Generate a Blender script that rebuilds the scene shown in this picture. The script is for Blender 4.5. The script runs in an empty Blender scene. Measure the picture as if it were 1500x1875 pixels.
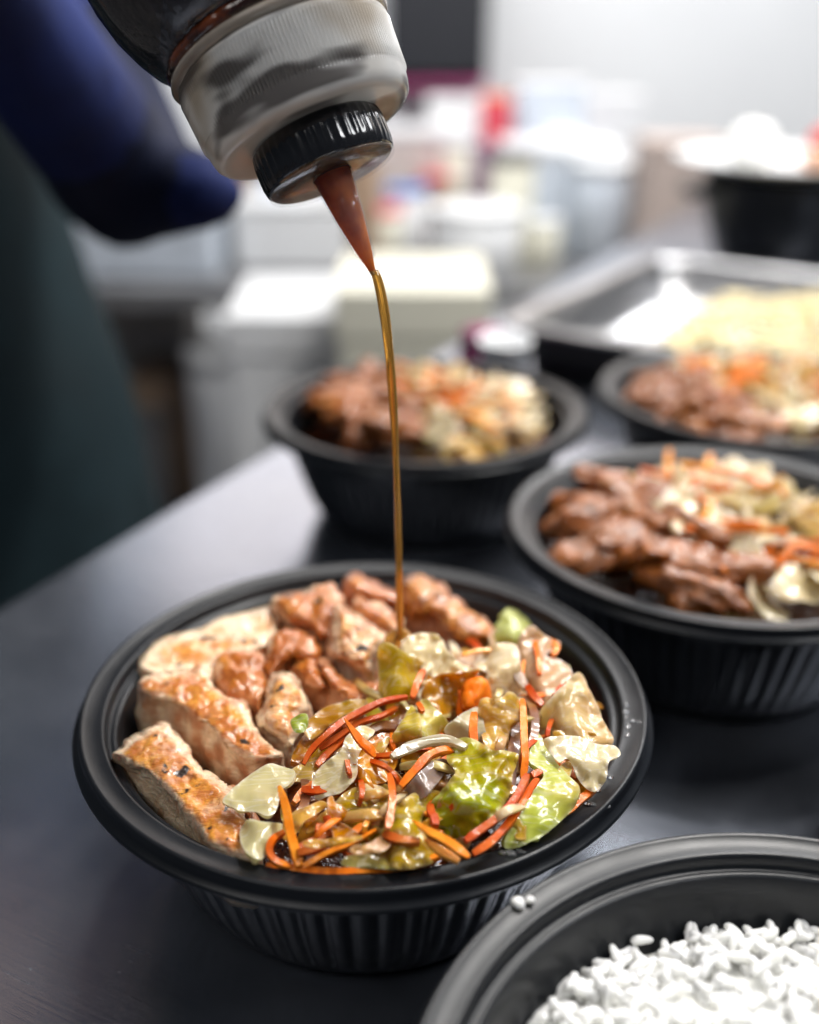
import bpy, bmesh, math, random
import numpy as np
from mathutils import Vector, Matrix, noise
from mathutils.geometry import delaunay_2d_cdt
random.seed(7); RNG = np.random.default_rng(7)
S = bpy.context.scene
COL = S.collection
PI = math.pi

# ------------------------------------------------------------------ camera
CAMZ, PITCH, FPX = 0.262, math.radians(24.5), 1974.0
cam_d = bpy.data.cameras.new('camera'); cam = bpy.data.objects.new('camera', cam_d); COL.objects.link(cam)
cam.location = (0, 0, CAMZ); cam.rotation_euler = (PI/2 - PITCH, 0, 0)
cam_d.sensor_fit = 'HORIZONTAL'; cam_d.sensor_width = 24.0; cam_d.lens = 24.0*FPX/1500
cam_d.clip_start = 0.01; cam_d.clip_end = 50
cam_d.dof.use_dof = True; cam_d.dof.focus_distance = 0.303; cam_d.dof.aperture_fstop = 3.1; cam_d.dof.aperture_blades = 0
S.camera = cam
S.cycles.use_adaptive_sampling = True; S.cycles.adaptive_threshold = 0.03; S.cycles.max_bounces = 9; S.cycles.transmission_bounces = 7; S.cycles.caustics_reflective = False; S.cycles.caustics_refractive = False

# ------------------------------------------------------------------ world, lamps, exposure
W = bpy.data.worlds.new('World'); S.world = W; W.use_nodes = True
W.node_tree.nodes['Background'].inputs[0].default_value = (0.66, 0.80, 1.0, 1)
W.node_tree.nodes['Background'].inputs[1].default_value = 0.095
S.view_settings.view_transform = 'Standard'; S.view_settings.look = 'None'
S.view_settings.exposure = 0.0; S.view_settings.gamma = 1.0; S.view_settings.use_curve_mapping = False

def area(name, loc, target, sx, sy, power, col=(1, 1, 1)):
    l = bpy.data.lights.new(name, 'AREA'); l.shape = 'RECTANGLE'; l.size = sx; l.size_y = sy; l.energy = power; l.color = col
    o = bpy.data.objects.new(name, l); COL.objects.link(o); o.location = loc
    o.rotation_euler = (Vector(target)-Vector(loc)).to_track_quat('-Z', 'Y').to_euler()
    return o
area('ceiling_light_counter', (0.50, 0.62, 1.25), (0.0, 0.33, 0.05), 0.60, 0.10, 16, (1, 0.97, 0.93))
area('ceiling_light_second', (0.22, 0.95, 1.25), (0.0, 0.33, 0.05), 0.60, 0.08, 8, (1, 0.97, 0.93))
area('ceiling_light_far', (0.80, 1.45, 1.02), (0.05, 0.35, 0.05), 0.90, 0.09, 12, (0.97, 0.98, 1))
area('ceiling_light_side', (0.85, 0.05, 1.05), (0.0, 0.32, 0.10), 0.60, 0.10, 6, (0.97, 0.98, 1))
area('fill_light_front', (-0.55, -0.35, 1.15), (-0.05, 0.32, 0.05), 0.8, 0.4, 4.5, (1, 0.97, 0.94))  # added soft fill from the front left, not a ceiling fixture
area('window_light', (0.50, 2.95, 1.12), (0.1, 0.4, 0.0), 2.6, 0.90, 11, (1, 0.80, 0.65))
area('ceiling_light_back', (0.3, 1.7, 1.5), (0.4, 3.2, 0.75), 3.2, 0.4, 50, (0.97, 0.98, 1))
area('ceiling_light_middle', (0.5, 1.45, 1.5), (0.35, 2.3, -0.1), 1.6, 0.3, 20, (1, 0.98, 0.95))

# ------------------------------------------------------------------ helpers
def ray(px, py):
    x, y = (px-750)/FPX, -(py-937.5)/FPX
    c, s = math.cos(PITCH), math.sin(PITCH)
    return x, y*s + c, y*c - s
def at(px, py, z):
    a, b, c = ray(px, py); t = (z-CAMZ)/c
    return Vector((a*t, b*t, z))
def aty(px, py, Y):
    a, b, c = ray(px, py); t = Y/b
    return Vector((a*t, Y, CAMZ + c*t))
def at_np(P, z):
    x = (P[:, 0]-750)/FPX; y = -(P[:, 1]-937.5)/FPX
    c, s = math.cos(PITCH), math.sin(PITCH)
    dy = y*s + c; dz = y*c - s; t = (z-CAMZ)/dz
    return np.stack([x*t, dy*t, z + 0*t], 1)

def mesh(name, verts, faces, smooth=True):
    m = bpy.data.meshes.new(name); m.from_pydata([tuple(v) for v in verts], [], faces); m.update()
    if smooth: m.polygons.foreach_set('use_smooth', [True]*len(m.polygons))
    return m
def link(name, me, mat=None, parent=None, loc=(0, 0, 0), rot=(0, 0, 0), scale=(1, 1, 1)):
    o = bpy.data.objects.new(name, me); COL.objects.link(o)
    o.location = loc; o.rotation_euler = rot; o.scale = scale
    if mat is not None and me is not None and not me.materials: me.materials.append(mat)
    if parent is not None: o.parent = parent
    return o
def tag(o, label, cat, group=None):
    o['label'] = label; o['category'] = cat
    if group: o['group'] = group
    return o
def thing(name, label, cat, loc=(0, 0, 0), rot=(0, 0, 0), group=None):
    return tag(link(name, None, loc=loc, rot=rot), label, cat, group)
def kind(o, k): o['kind'] = k; return o

def lathe(prof, n=96, mod=None, cap0=False, cap1=False):
    V, F = [], []
    for i, (r, z) in enumerate(prof):
        for j in range(n):
            a = 2*PI*j/n
            rr = r if mod is None else mod(r, z, a, i)
            V.append((rr*math.cos(a), rr*math.sin(a), z))
    for i in range(len(prof)-1):
        for j in range(n):
            k = (j+1) % n
            F.append((i*n+j, i*n+k, (i+1)*n+k, (i+1)*n+j))
    if cap0: F.append(tuple(range(n))[::-1])
    if cap1: F.append(tuple((len(prof)-1)*n+j for j in range(n)))
    return V, F
def boxm(name, sx, sy, sz, bevel=0.0, seg=2, z0=True):
    bm = bmesh.new(); bmesh.ops.create_cube(bm, size=1)
    for v in bm.verts: v.co = Vector((v.co.x*sx, v.co.y*sy, (v.co.z + (0.5 if z0 else 0))*sz))
    if bevel: bmesh.ops.bevel(bm, geom=bm.edges[:], offset=bevel, segments=seg, affect='EDGES', profile=0.5)
    m = bpy.data.meshes.new(name); bm.to_mesh(m); bm.free()
    return m

def catmull(P, n, closed):
    P = np.array(P, float); N = len(P); out = []
    segs = N if closed else N-1
    for i in range(segs):
        if closed: p0, p1, p2, p3 = P[i-1], P[i], P[(i+1) % N], P[(i+2) % N]
        else: p0, p1, p2, p3 = P[max(i-1, 0)], P[i], P[i+1], P[min(i+2, N-1)]
        for k in range(n):
            t = k/n
            out.append(0.5*((2*p1) + (-p0+p2)*t + (2*p0-5*p1+4*p2-p3)*t*t + (-p0+3*p1-3*p2+p3)*t**3))
    if not closed: out.append(P[-1])
    return np.array(out)
def resample(P, step, closed):
    Q = np.vstack([P, P[:1]]) if closed else P
    d = np.r_[0, np.cumsum(np.linalg.norm(np.diff(Q, axis=0), axis=1))]
    n = max(6 if closed else 3, int(d[-1]/step))
    t = np.linspace(0, d[-1], n+1)
    R = np.stack([np.interp(t, d, Q[:, k]) for k in range(Q.shape[1])], 1)
    return R[:-1] if closed else R
def triangulate(out, step):
    """outline (closed, n x 2) -> points, triangles, distance to the outline"""
    lo, hi = out.min(0), out.max(0)
    gx = np.arange(lo[0], hi[0]+step, step); gy = np.arange(lo[1], hi[1]+step, step*0.87)
    G = np.array([(x + (0.5*step if j % 2 else 0), y) for j, y in enumerate(gy) for x in gx])
    n = len(out); x, y = G[:, 0], G[:, 1]; ins = np.zeros(len(G), bool)
    for i in range(n):
        a, b = out[i], out[(i+1) % n]
        c = ((a[1] > y) != (b[1] > y)) & (x < (b[0]-a[0])*(y-a[1])/(b[1]-a[1]+1e-12)+a[0]); ins ^= c
    G = G[ins]
    if len(G):
        d = np.linalg.norm(G[:, None]-out[None], axis=2).min(1); G = G[d > step*0.6]
    allp = np.vstack([out, G]) if len(G) else out
    vs, es, fs, *_ = delaunay_2d_cdt([Vector(p) for p in allp], [(i, (i+1) % n) for i in range(n)], [], 1, 1e-5)
    P = np.array([(v.x, v.y) for v in vs])
    F = np.array([f for f in fs if len(f) == 3])
    a, b, c = P[F[:, 0]], P[F[:, 1]], P[F[:, 2]]
    ar = (b[:, 0]-a[:, 0])*(c[:, 1]-a[:, 1])-(b[:, 1]-a[:, 1])*(c[:, 0]-a[:, 0])
    F[ar < 0] = F[ar < 0][:, ::-1]
    D = np.linalg.norm(P[:, None]-out[None], axis=2).min(1)
    return P, F, D
def boundary(F):
    e = {}
    for f in F:
        for i in range(3):
            a, b = int(f[i]), int(f[(i+1) % 3])
            if (b, a) in e: del e[(b, a)]
            else: e[(a, b)] = 1
    nxt = dict(e.keys()); s = next(iter(nxt)); L = [s]
    while True:
        k = nxt.get(L[-1])
        if k is None or k == s or len(L) > 9999: break
        L.append(k)
    return L
def vnormals(V, F):
    N = np.zeros_like(V); fn = np.cross(V[F[:, 1]]-V[F[:, 0]], V[F[:, 2]]-V[F[:, 0]])
    for k in range(3): np.add.at(N, F[:, k], fn)
    return N/(np.linalg.norm(N, axis=1)[:, None]+1e-12)
def fb(V, freq, seed, oct=3):
    o = Vector((seed*3.71 % 97, seed*1.93 % 53, seed*7.17 % 71))
    return np.array([noise.fractal(Vector(v)*freq+o, 1.0, 2.0, oct) for v in V])

def origin_mesh(name, V, F, attrs=None, sharp=None):
    """mesh with its origin at the bottom middle of its bounding box -> mesh, origin"""
    V = np.asarray(V, float); c = (V.min(0)+V.max(0))/2; c[2] = V[:, 2].min()
    m = mesh(name, V-c, [tuple(int(i) for i in f) for f in F])
    if sharp: m.set_sharp_from_angle(angle=sharp)
    for k, a in (attrs or {}).items():
        at_ = m.attributes.new(k, 'FLOAT', 'POINT'); at_.data.foreach_set('value', np.asarray(a, np.float32))
    return m, Vector(c)

SEED = [0]
def sheet_np(pts2, z, to_world, step, thick, bulge, ripple, curl, a=0, b=0, fold=None, mmpx=0.165e-3, seed=None):
    SEED[0] += 1; sd = SEED[0] if seed is None else seed
    out = resample(catmull(pts2, 6, True), step, True)
    tg = np.roll(out, -1, 0)-np.roll(out, 1, 0); nrm = np.stack([tg[:, 1], -tg[:, 0]], 1)/(np.linalg.norm(tg, axis=1)[:, None]+1e-9)
    out = out + nrm*(step*0.6*np.array([noise.fractal(Vector((p[0]*0.14/step, p[1]*0.14/step, sd*1.1)), 1.0, 2.0, 2) for p in out]))[:, None]
    P, F, D = triangulate(out, step)
    c = P.mean(0); dm = D/max(D.max(), 1e-9)
    nz = np.array([noise.fractal(Vector((p[0]*0.02/step*5, p[1]*0.02/step*5, sd*1.7)), 1.0, 2.0, 2) for p in P])
    n2 = np.array([noise.noise(Vector((p[0]*0.05/step*5, p[1]*0.05/step*5, sd*2.3+9))) for p in P])
    ax = (sd*2.399) % PI; q = P-c; sc = np.abs(q).max(); s1 = (q[:, 0]*math.cos(ax)+q[:, 1]*math.sin(ax))/sc; t1 = (-q[:, 0]*math.sin(ax)+q[:, 1]*math.cos(ax))/sc
    zz = z + a*q[:, 0] + b*q[:, 1] + bulge*(0.55-1.25*(np.sqrt(s1**2+0.03)-0.17)+0.6*s1*t1+0.35*np.sin(5.5*t1+sd)*np.abs(s1)) + 0.4*ripple*nz + 0.9*curl*(1-dm)**2*n2
    if fold is not None:   # (x0,y0,dx,dy,slope): beyond the line the sheet drops
        x0, y0, dx, dy, sl = fold
        s = ((P[:, 0]-x0)*dx+(P[:, 1]-y0)*dy)/math.hypot(dx, dy)
        zz = zz - sl*np.log1p(np.exp(np.clip(s/8, -20, 20)))*8
    V = to_world(P, zz)
    F = F[:, ::-1] if np.cross(V[F[0, 1]]-V[F[0, 0]], V[F[0, 2]]-V[F[0, 0]])[2] < 0 else F
    N = vnormals(V, F); n = len(V); L = boundary(F)
    th = (0.62*thick if thick < 1.9e-3 else 0.85*thick)*(0.55+0.45*np.minimum(1, dm*4))
    V = V + N*(0.00006*fb(V, 420, sd, 2)+0.00028*fb(V, 150, sd+3, 2))[:, None]; VV = np.vstack([V, V-N*th[:, None]])
    FF = [tuple(f) for f in F] + [tuple(f[::-1]+n) for f in F]
    for i in range(len(L)):
        p, q = L[i], L[(i+1) % len(L)]
        FF.append((q, p, p+n, q+n))
    return VV, FF, dict(edge=np.r_[dm, dm])
def chunk_np(pts2, z, to_world, step, depth, rr, bump, a=0, b=0, mm=0.165e-3, flare=0.0015, seed=None, freq=130):
    SEED[0] += 1; sd = SEED[0] if seed is None else seed
    out = resample(catmull(pts2, 6, True), step, True)
    P, F, D = triangulate(out, step)
    c = P.mean(0); dm = np.minimum(D*mm, rr)
    drop = rr-np.sqrt(np.maximum(rr*rr-(rr-dm)**2, 0))
    zz = z + a*(P[:, 0]-c[0]) + b*(P[:, 1]-c[1]) - drop
    V = to_world(P, zz)
    F = F[:, ::-1] if np.cross(V[F[0, 1]]-V[F[0, 0]], V[F[0, 2]]-V[F[0, 0]])[2] < 0 else F
    L = boundary(F); n = len(V); Vs = [V]; FF = [tuple(f) for f in F]; top = [np.minimum(1, D*mm/0.003)]
    cen = V[L].mean(0); prev = L; K = 5; zb = (V[L][:, 2].min()+V[L][:, 2].mean())/2-depth
    base = n
    for k in range(1, K+1):
        t = k/K; q = V[L].copy(); dirv = q-cen; dirv[:, 2] = 0; dirv /= np.linalg.norm(dirv, axis=1)[:, None]+1e-9
        q += dirv*(flare*math.sin(PI*t)-0.002*max(0, t-0.7)/0.3)
        q[:, 2] = V[L][:, 2]*(1-t)+zb*t
        idx = list(range(base, base+len(L))); base += len(L); Vs.append(q); top.append(np.zeros(len(L)))
        for i in range(len(L)):
            j = (i+1) % len(L); FF.append((prev[j], prev[i], idx[i], idx[j]))
        prev = idx
    FF.append(tuple(prev[::-1]))
    V = np.vstack(Vs); top = np.concatenate(top)
    tri = []
    for f in FF:
        for i in range(1, len(f)-1): tri.append((f[0], f[i], f[i+1]))
    N = vnormals(V, np.array(tri))
    V = V + N*(1.35*bump*fb(V, freq, sd, 4)+bump*1.2*fb(V, freq*0.45, sd+5, 2)-0.9*bump*np.maximum(0, 0.25-np.abs(fb(V, freq*1.1, sd+11, 2)))*3)[:, None]
    return V, FF, dict(top=top)
def strip_np(pts3, widths, thick, twist=0.0, step=0.0011, taper=(0.7, 0.7), side_up=None, seed=None):
    """a cut strip with a rounded rectangular section along a 3-D polyline"""
    SEED[0] += 1; sd = SEED[0] if seed is None else seed
    C = resample(catmull(pts3, 8, False), step, False); n = len(C)
    wt = np.interp(np.linspace(0, 1, n), np.linspace(0, 1, len(widths)), widths)
    T = np.gradient(C, axis=0); T /= np.linalg.norm(T, axis=1)[:, None]+1e-12
    up = np.array([0, -0.35, 1.0]) if side_up is None else np.array(side_up, float)
    V, F = [], []
    prof = [(1, .86), (.92, 1), (-.92, 1), (-1, .86), (-1, -.86), (-.92, -1), (.92, -1), (1, -.86)]; m = len(prof)
    for i in range(n):
        s = np.cross(T[i], up); s /= np.linalg.norm(s)+1e-12; u = np.cross(s, T[i])
        an = twist*(i/(n-1)-0.5)+0.25*noise.noise(Vector((i*0.12, sd*3.1, 0)))
        s2 = s*math.cos(an)+u*math.sin(an); u2 = -s*math.sin(an)+u*math.cos(an)
        e = min(1, taper[0]+(1-taper[0])*min(1, i/1.6))*min(1, taper[1]+(1-taper[1])*min(1, (n-1-i)/1.6))
        w = wt[i]/2*e*(1+0.14*noise.noise(Vector((i*0.3, sd*1.3, 4)))); t = thick/2*(0.5+0.5*e)*(1+0.15*noise.noise(Vector((i*0.25, sd*2.3, 8))))
        for p, q in prof: V.append(C[i]+s2*w*p+u2*t*q)
    for i in range(n-1):
        for j in range(m):
            k = (j+1) % m; F.append((i*m+j, i*m+k, (i+1)*m+k, (i+1)*m+j))
    F.append(tuple(range(m))[::-1]); F.append(tuple((n-1)*m+j for j in range(m)))
    V = np.array(V)
    # make the faces point outwards
    f = F[0]; nn = np.cross(V[f[1]]-V[f[0]], V[f[2]]-V[f[0]])
    if np.dot(nn, V[f[0]]-C[0]) < 0: F = [g[::-1] for g in F]
    return V, F, {}

# ------------------------------------------------------------------ materials
class NT:
    def __init__(s, name):
        s.m = bpy.data.materials.new(name); s.m.use_nodes = True; s.t = s.m.node_tree; s.n = s.t.nodes; s.l = s.t.links
        s.b = s.n['Principled BSDF']; s.out = s.n['Material Output']
    def add(s, typ, **kw):
        n = s.n.new(typ)
        for k, v in kw.items(): setattr(n, k, v)
        return n
    def put(s, sock, v):
        if isinstance(v, bpy.types.NodeSocket): s.l.new(v, sock)
        elif v is not None:
            try: sock.default_value = v
            except Exception: sock.default_value = (*v, 1)
    def coord(s, scale=(1, 1, 1), kind='Object'):
        c = s.add('ShaderNodeTexCoord'); m = s.add('ShaderNodeMapping'); m.inputs['Scale'].default_value = scale
        oi = s.add('ShaderNodeObjectInfo'); mul = s.add('ShaderNodeMath', operation='MULTIPLY'); s.l.new(oi.outputs['Random'], mul.inputs[0]); mul.inputs[1].default_value = 37.0
        s.l.new(c.outputs[kind], m.inputs['Vector']); s.l.new(mul.outputs[0], m.inputs['Location'])
        return m.outputs[0]
    def noise(s, scale, detail=4, rough=0.55, vec=None, dist=0.0):
        n = s.add('ShaderNodeTexNoise'); n.inputs['Scale'].default_value = scale; n.inputs['Detail'].default_value = detail
        n.inputs['Roughness'].default_value = rough; n.inputs['Distortion'].default_value = dist
        if vec is not None: s.l.new(vec, n.inputs['Vector'])
        return n.outputs['Fac']
    def rng(s, v, a, b, c=0.0, d=1.0):
        n = s.add('ShaderNodeMapRange', interpolation_type='SMOOTHSTEP'); s.put(n.inputs[0], v)
        for i, x in enumerate((a, b, c, d)): n.inputs[i+1].default_value = x
        return n.outputs[0]
    def math(s, op, a, b=0.0):
        n = s.add('ShaderNodeMath', operation=op); s.put(n.inputs[0], a); s.put(n.inputs[1], b); return n.outputs[0]
    def mix(s, f, a, b):
        n = s.add('ShaderNodeMix', data_type='RGBA'); s.put(n.inputs[0], f); s.put(n.inputs[6], a if not isinstance(a, tuple) else (*a[:3], 1)); s.put(n.inputs[7], b if not isinstance(b, tuple) else (*b[:3], 1)); return n.outputs[2]
    def attr(s, name):
        n = s.add('ShaderNodeAttribute'); n.attribute_name = name; return n.outputs['Fac']
    def bump(s, h, strength=0.3, dist=0.001, prev=None):
        n = s.add('ShaderNodeBump'); n.inputs['Strength'].default_value = strength; n.inputs['Distance'].default_value = dist
        s.l.new(h, n.inputs['Height'])
        if prev is not None: s.l.new(prev, n.inputs['Normal'])
        return n.outputs[0]
    def set(s, **kw):
        for k, v in kw.items():
            if v is not None: s.put(s.b.inputs[k.replace('_', ' ')], v)
        return s

def simple(name, col, rough=0.5, metal=0.0, spec=0.5, var=0.12, scale=30, bump=0.0):
    M = NT(name); v = M.coord(); n = M.noise(scale, 5, 0.6, v)
    c = M.mix(M.rng(n, 0.3, 0.7), tuple(x*(1-var) for x in col), tuple(min(1, x*(1+var)) for x in col))
    M.set(Base_Color=c, Roughness=M.rng(n, 0.2, 0.8, max(0, rough-0.08), min(1, rough+0.08)), Metallic=metal, Specular_IOR_Level=spec)
    if bump: M.set(Normal=M.bump(M.noise(scale*6, 3, 0.6, v), bump, 0.001))
    return M.m

# black moulded plastic of the bowls
M = NT('black_plastic'); v = M.coord(); n = M.noise(900, 3, 0.6, v); n2 = M.noise(45, 4, 0.6, v)
M.set(Base_Color=M.mix(n2, (0.0055, 0.0065, 0.0085), (0.010, 0.0115, 0.0145)), Roughness=M.rng(n2, 0.3, 0.75, 0.30, 0.42), Specular_IOR_Level=0.30, Normal=M.bump(n, 0.06, 0.0004))
BLACK = M.m
# brushed steel counter
M = NT('brushed_steel'); v = M.coord((1, 1, 1)); vs = M.coord((5, 160, 1)); n = M.noise(6, 6, 0.62, vs); s2 = M.noise(9, 5, 0.65, v); s3 = M.noise(70, 3, 0.6, v)
M.set(Base_Color=M.mix(M.rng(s2, 0.35, 0.7), (0.30, 0.33, 0.40), (0.40, 0.43, 0.50)), Metallic=0.91,
      Roughness=M.math('ADD', M.rng(s2, 0.3, 0.7, 0.15, 0.23), M.math('MULTIPLY', n, 0.08)), Normal=M.bump(n, 0.10, 0.0006, M.bump(s3, 0.05, 0.0006)))
STEEL = M.m
# chicken: object colour r = browning, g = red glaze, b = pinkness
M = NT('grilled_chicken'); v = M.coord(); oi = M.add('ShaderNodeObjectInfo'); sep = M.add('ShaderNodeSeparateColor'); M.l.new(oi.outputs['Color'], sep.inputs[0])
top = M.attr('top'); n1 = M.noise(75, 5, 0.6, v, 0.4); n2 = M.noise(210, 5, 0.62, v, 0.6); n3 = M.noise(130, 3, 0.5, v); fib = M.noise(160, 4, 0.6, M.coord((0.5, 3.5, 3.5)), 0.5); n4 = M.noise(120, 4, 0.6, M.coord((1.3, 1.3, 1.3)))
pale = M.mix(M.rng(fib, 0.3, 0.7), (0.80, 0.57, 0.36), (0.90, 0.73, 0.52))
pale = M.mix(sep.outputs[2], pale, (0.40, 0.13, 0.085))
skin = M.rng(M.math('ADD', M.math('ADD', M.math('MULTIPLY', top, 0.55), n1), sep.outputs[0]), 0.86, 1.26)
c = M.mix(skin, pale, M.mix(M.rng(n2, 0.35, 0.65), (0.74, 0.32, 0.045), (0.50, 0.15, 0.015)))
br = M.rng(M.math('ADD', M.math('ADD', n4, M.math('MULTIPLY', sep.outputs[0], 0.45)), M.math('MULTIPLY', top, 0.1)), 0.70, 0.90)
c = M.mix(M.math('MULTIPLY', br, 0.85), c, (0.22, 0.064, 0.009))
gl = M.rng(M.math('ADD', n3, sep.outputs[1]), 0.52, 0.80)
c = M.mix(M.math('MULTIPLY', gl, 0.75), c, (0.42, 0.100, 0.004))
c = M.mix(M.rng(sep.outputs[0], 0.65, 1.15, 0.0, 0.8), c, M.mix(M.rng(n2, 0.4, 0.6), (0.12, 0.030, 0.003), (0.32, 0.092, 0.008)))
char = M.rng(M.math('MULTIPLY', M.noise(95, 3, 0.5, M.coord((1.7, 1.7, 1.7))), M.math('ADD', M.math('MULTIPLY', top, 0.75), 0.25)), 0.60, 0.65)
c = M.mix(char, c, (0.022, 0.012, 0.008))
nb = M.bump(M.noise(620, 3, 0.6, v), 0.45, 0.0008, M.bump(fib, 0.7, 0.0012))
M.set(Base_Color=c, Roughness=M.rng(n2, 0.3, 0.7, 0.30, 0.52), Subsurface_Weight=0.22, Subsurface_Radius=(0.004, 0.0016, 0.0008), Subsurface_Scale=1.0, Coat_Weight=M.math('MULTIPLY', M.rng(M.math('ADD', n3, M.math('MULTIPLY', sep.outputs[1], 0.6)), 0.38, 0.56, 0.2, 1.0), M.rng(sep.outputs[0], 0.65, 1.15, 1.0, 0.4)), Coat_Roughness=0.05, Coat_IOR=1.45, Normal=nb)
M.b.inputs['Coat Normal'].default_value = (0, 0, 0); M.l.new(M.bump(M.noise(520, 2, 0.5, v), 0.4, 0.0007, M.bump(M.noise(170, 3, 0.6, v), 0.6, 0.002)), M.b.inputs['Coat Normal'])
CHICKEN = M.m
# cabbage leaf: object colour = tint, alpha = how much sauce has soaked in
def leaf_mat(name, rib, wet=0.9, trans=0.28, tmw=0.22):
    M = NT(name); v = M.coord(); oi = M.add('ShaderNodeObjectInfo'); col = oi.outputs['Color']; al = oi.outputs['Alpha']
    n1 = M.noise(60, 4, 0.6, v, 0.6); n2 = M.noise(170, 4, 0.6, v); vein = M.noise(85, 3, 0.5, M.coord((0.5, 3.0, 1.0)), 0.8)
    vl = M.rng(M.math('ABSOLUTE', M.math('SUBTRACT', vein, 0.5)), 0.0, 0.035, 1.0, 0.0)
    edge = M.attr('edge')
    hsv = M.add('ShaderNodeHueSaturation'); M.l.new(col, hsv.inputs['Color']); hsv.inputs['Saturation'].default_value = 0.55; hsv.inputs['Value'].default_value = 1.12
    hs2 = M.add('ShaderNodeHueSaturation'); M.l.new(col, hs2.inputs['Color']); hs2.inputs['Saturation'].default_value = 1.15; hs2.inputs['Value'].default_value = 0.9
    c = M.mix(M.rng(n1, 0.3, 0.7), hs2.outputs[0], col)
    c = M.mix(M.math('MULTIPLY', vl, rib), c, hsv.outputs[0])
    c = M.mix(M.rng(edge, 0.0, 0.22, 0.5, 0.0), c, hsv.outputs[0])
    n5 = M.noise(30, 2, 0.5, M.coord((1.2, 1.2, 1.2)), 0.3)
    s = M.rng(M.math('ADD', M.math('ADD', M.math('MULTIPLY', n5, 1.5), M.math('MULTIPLY', n2, 0.15)), M.math('SUBTRACT', al, 0.5)), 0.42, 1.05)
    c = M.mix(M.math('MULTIPLY', s, 0.85), c, M.mix(M.rng(n1, 0.35, 0.65), (0.52, 0.13, 0.005), (0.88, 0.38, 0.02)))
    hs3 = M.add('ShaderNodeHueSaturation'); M.l.new(c, hs3.inputs['Color']); hs3.inputs['Saturation'].default_value = 1.02; c = hs3.outputs[0]
    nb = M.bump(vein, 0.3, 0.001)
    M.set(Base_Color=c, Roughness=0.26, Transmission_Weight=tmw, IOR=1.36, Coat_Weight=1.0, Coat_Roughness=0.04, Coat_IOR=1.5, Subsurface_Weight=0.25, Subsurface_Radius=(0.003, 0.003, 0.001), Subsurface_Scale=1.0, Normal=nb)
    M.l.new(M.bump(M.noise(420, 2, 0.5, v), 0.15, 0.0006, M.bump(M.noise(100, 2, 0.5, v), 0.4, 0.002)), M.b.inputs['Coat Normal'])
    tr = M.add('ShaderNodeBsdfTranslucent'); M.l.new(c, tr.inputs[0]); mx = M.add('ShaderNodeMixShader'); mx.inputs[0].default_value = trans
    M.l.new(M.b.outputs[0], mx.inputs[1]); M.l.new(tr.outputs[0], mx.inputs[2]); M.l.new(mx.outputs[0], M.out.inputs[0])
    return M.m
LEAF = leaf_mat('cabbage_leaf', 0.65)
ONION = leaf_mat('onion_slice', 0.35, 1.0, 0.25, 0.45)
# carrot: object colour = tint
M = NT('carrot'); v = M.coord(); oi = M.add('ShaderNodeObjectInfo'); n1 = M.noise(120, 4, 0.6, v); n2 = M.noise(500, 3, 0.6, v)
hs = M.add('ShaderNodeHueSaturation'); M.l.new(oi.outputs['Color'], hs.inputs['Color']); hs.inputs['Hue'].default_value = 0.515; hs.inputs['Value'].default_value = 1.15; hs.inputs['Saturation'].default_value = 0.98
c = M.mix(M.rng(n1, 0.35, 0.65), oi.outputs['Color'], hs.outputs[0])
c = M.mix(M.math('MULTIPLY', M.rng(M.noise(90, 3, 0.6, M.coord((1.5, 1.5, 1.5))), 0.52, 0.72), 0.6), c, (0.33, 0.05, 0.006))
M.set(Base_Color=c, Roughness=0.42, Specular_IOR_Level=0.12, Coat_Weight=M.rng(n1, 0.42, 0.60, 0.1, 0.9), Coat_Roughness=0.05, Coat_IOR=1.35, Normal=M.bump(n2, 0.3, 0.0006))
M.l.new(M.bump(M.noise(380, 3, 0.6, v), 0.4, 0.001), M.b.inputs['Coat Normal'])
CARROT = M.m
# teriyaki sauce
M = NT('brown_sauce'); v = M.coord(); n = M.noise(110, 4, 0.6, v); n2 = M.noise(300, 3, 0.5, v)
M.set(Base_Color=M.mix(M.rng(n, 0.35, 0.7), (0.030, 0.006, 0.002), (0.17, 0.035, 0.004)), Roughness=0.06, Specular_IOR_Level=0.6, Coat_Weight=0.5, Coat_Roughness=0.03, Normal=M.bump(n2, 0.5, 0.0016))
SAUCE = M.m
def clear(name, col, rough=0.05, trans=1.0, ior=1.4):
    M = NT(name); v = M.coord(); n = M.noise(200, 3, 0.5, v)
    M.set(Base_Color=M.mix(n, tuple(c*0.85 for c in col), col), Roughness=rough, Transmission_Weight=trans, IOR=ior); return M.m
AMBER = clear('amber_sauce_stream', (0.90, 0.45, 0.08), 0.04, 0.72, 1.36)
DROP = clear('water_drop', (0.85, 0.87, 0.9), 0.03, 0.9, 1.33)
M = NT('rice'); v = M.coord(); n = M.noise(300, 3, 0.5, v)
M.set(Base_Color=M.mix(n, (0.80, 0.795, 0.75), (0.88, 0.88, 0.86)), Roughness=0.38, Subsurface_Weight=0.6, Subsurface_Radius=(0.004, 0.004, 0.0036), Subsurface_Scale=1.0, Coat_Weight=0.15, Coat_Roughness=0.2, Normal=M.bump(n, 0.15, 0.0005))
RICE = M.m

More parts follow.
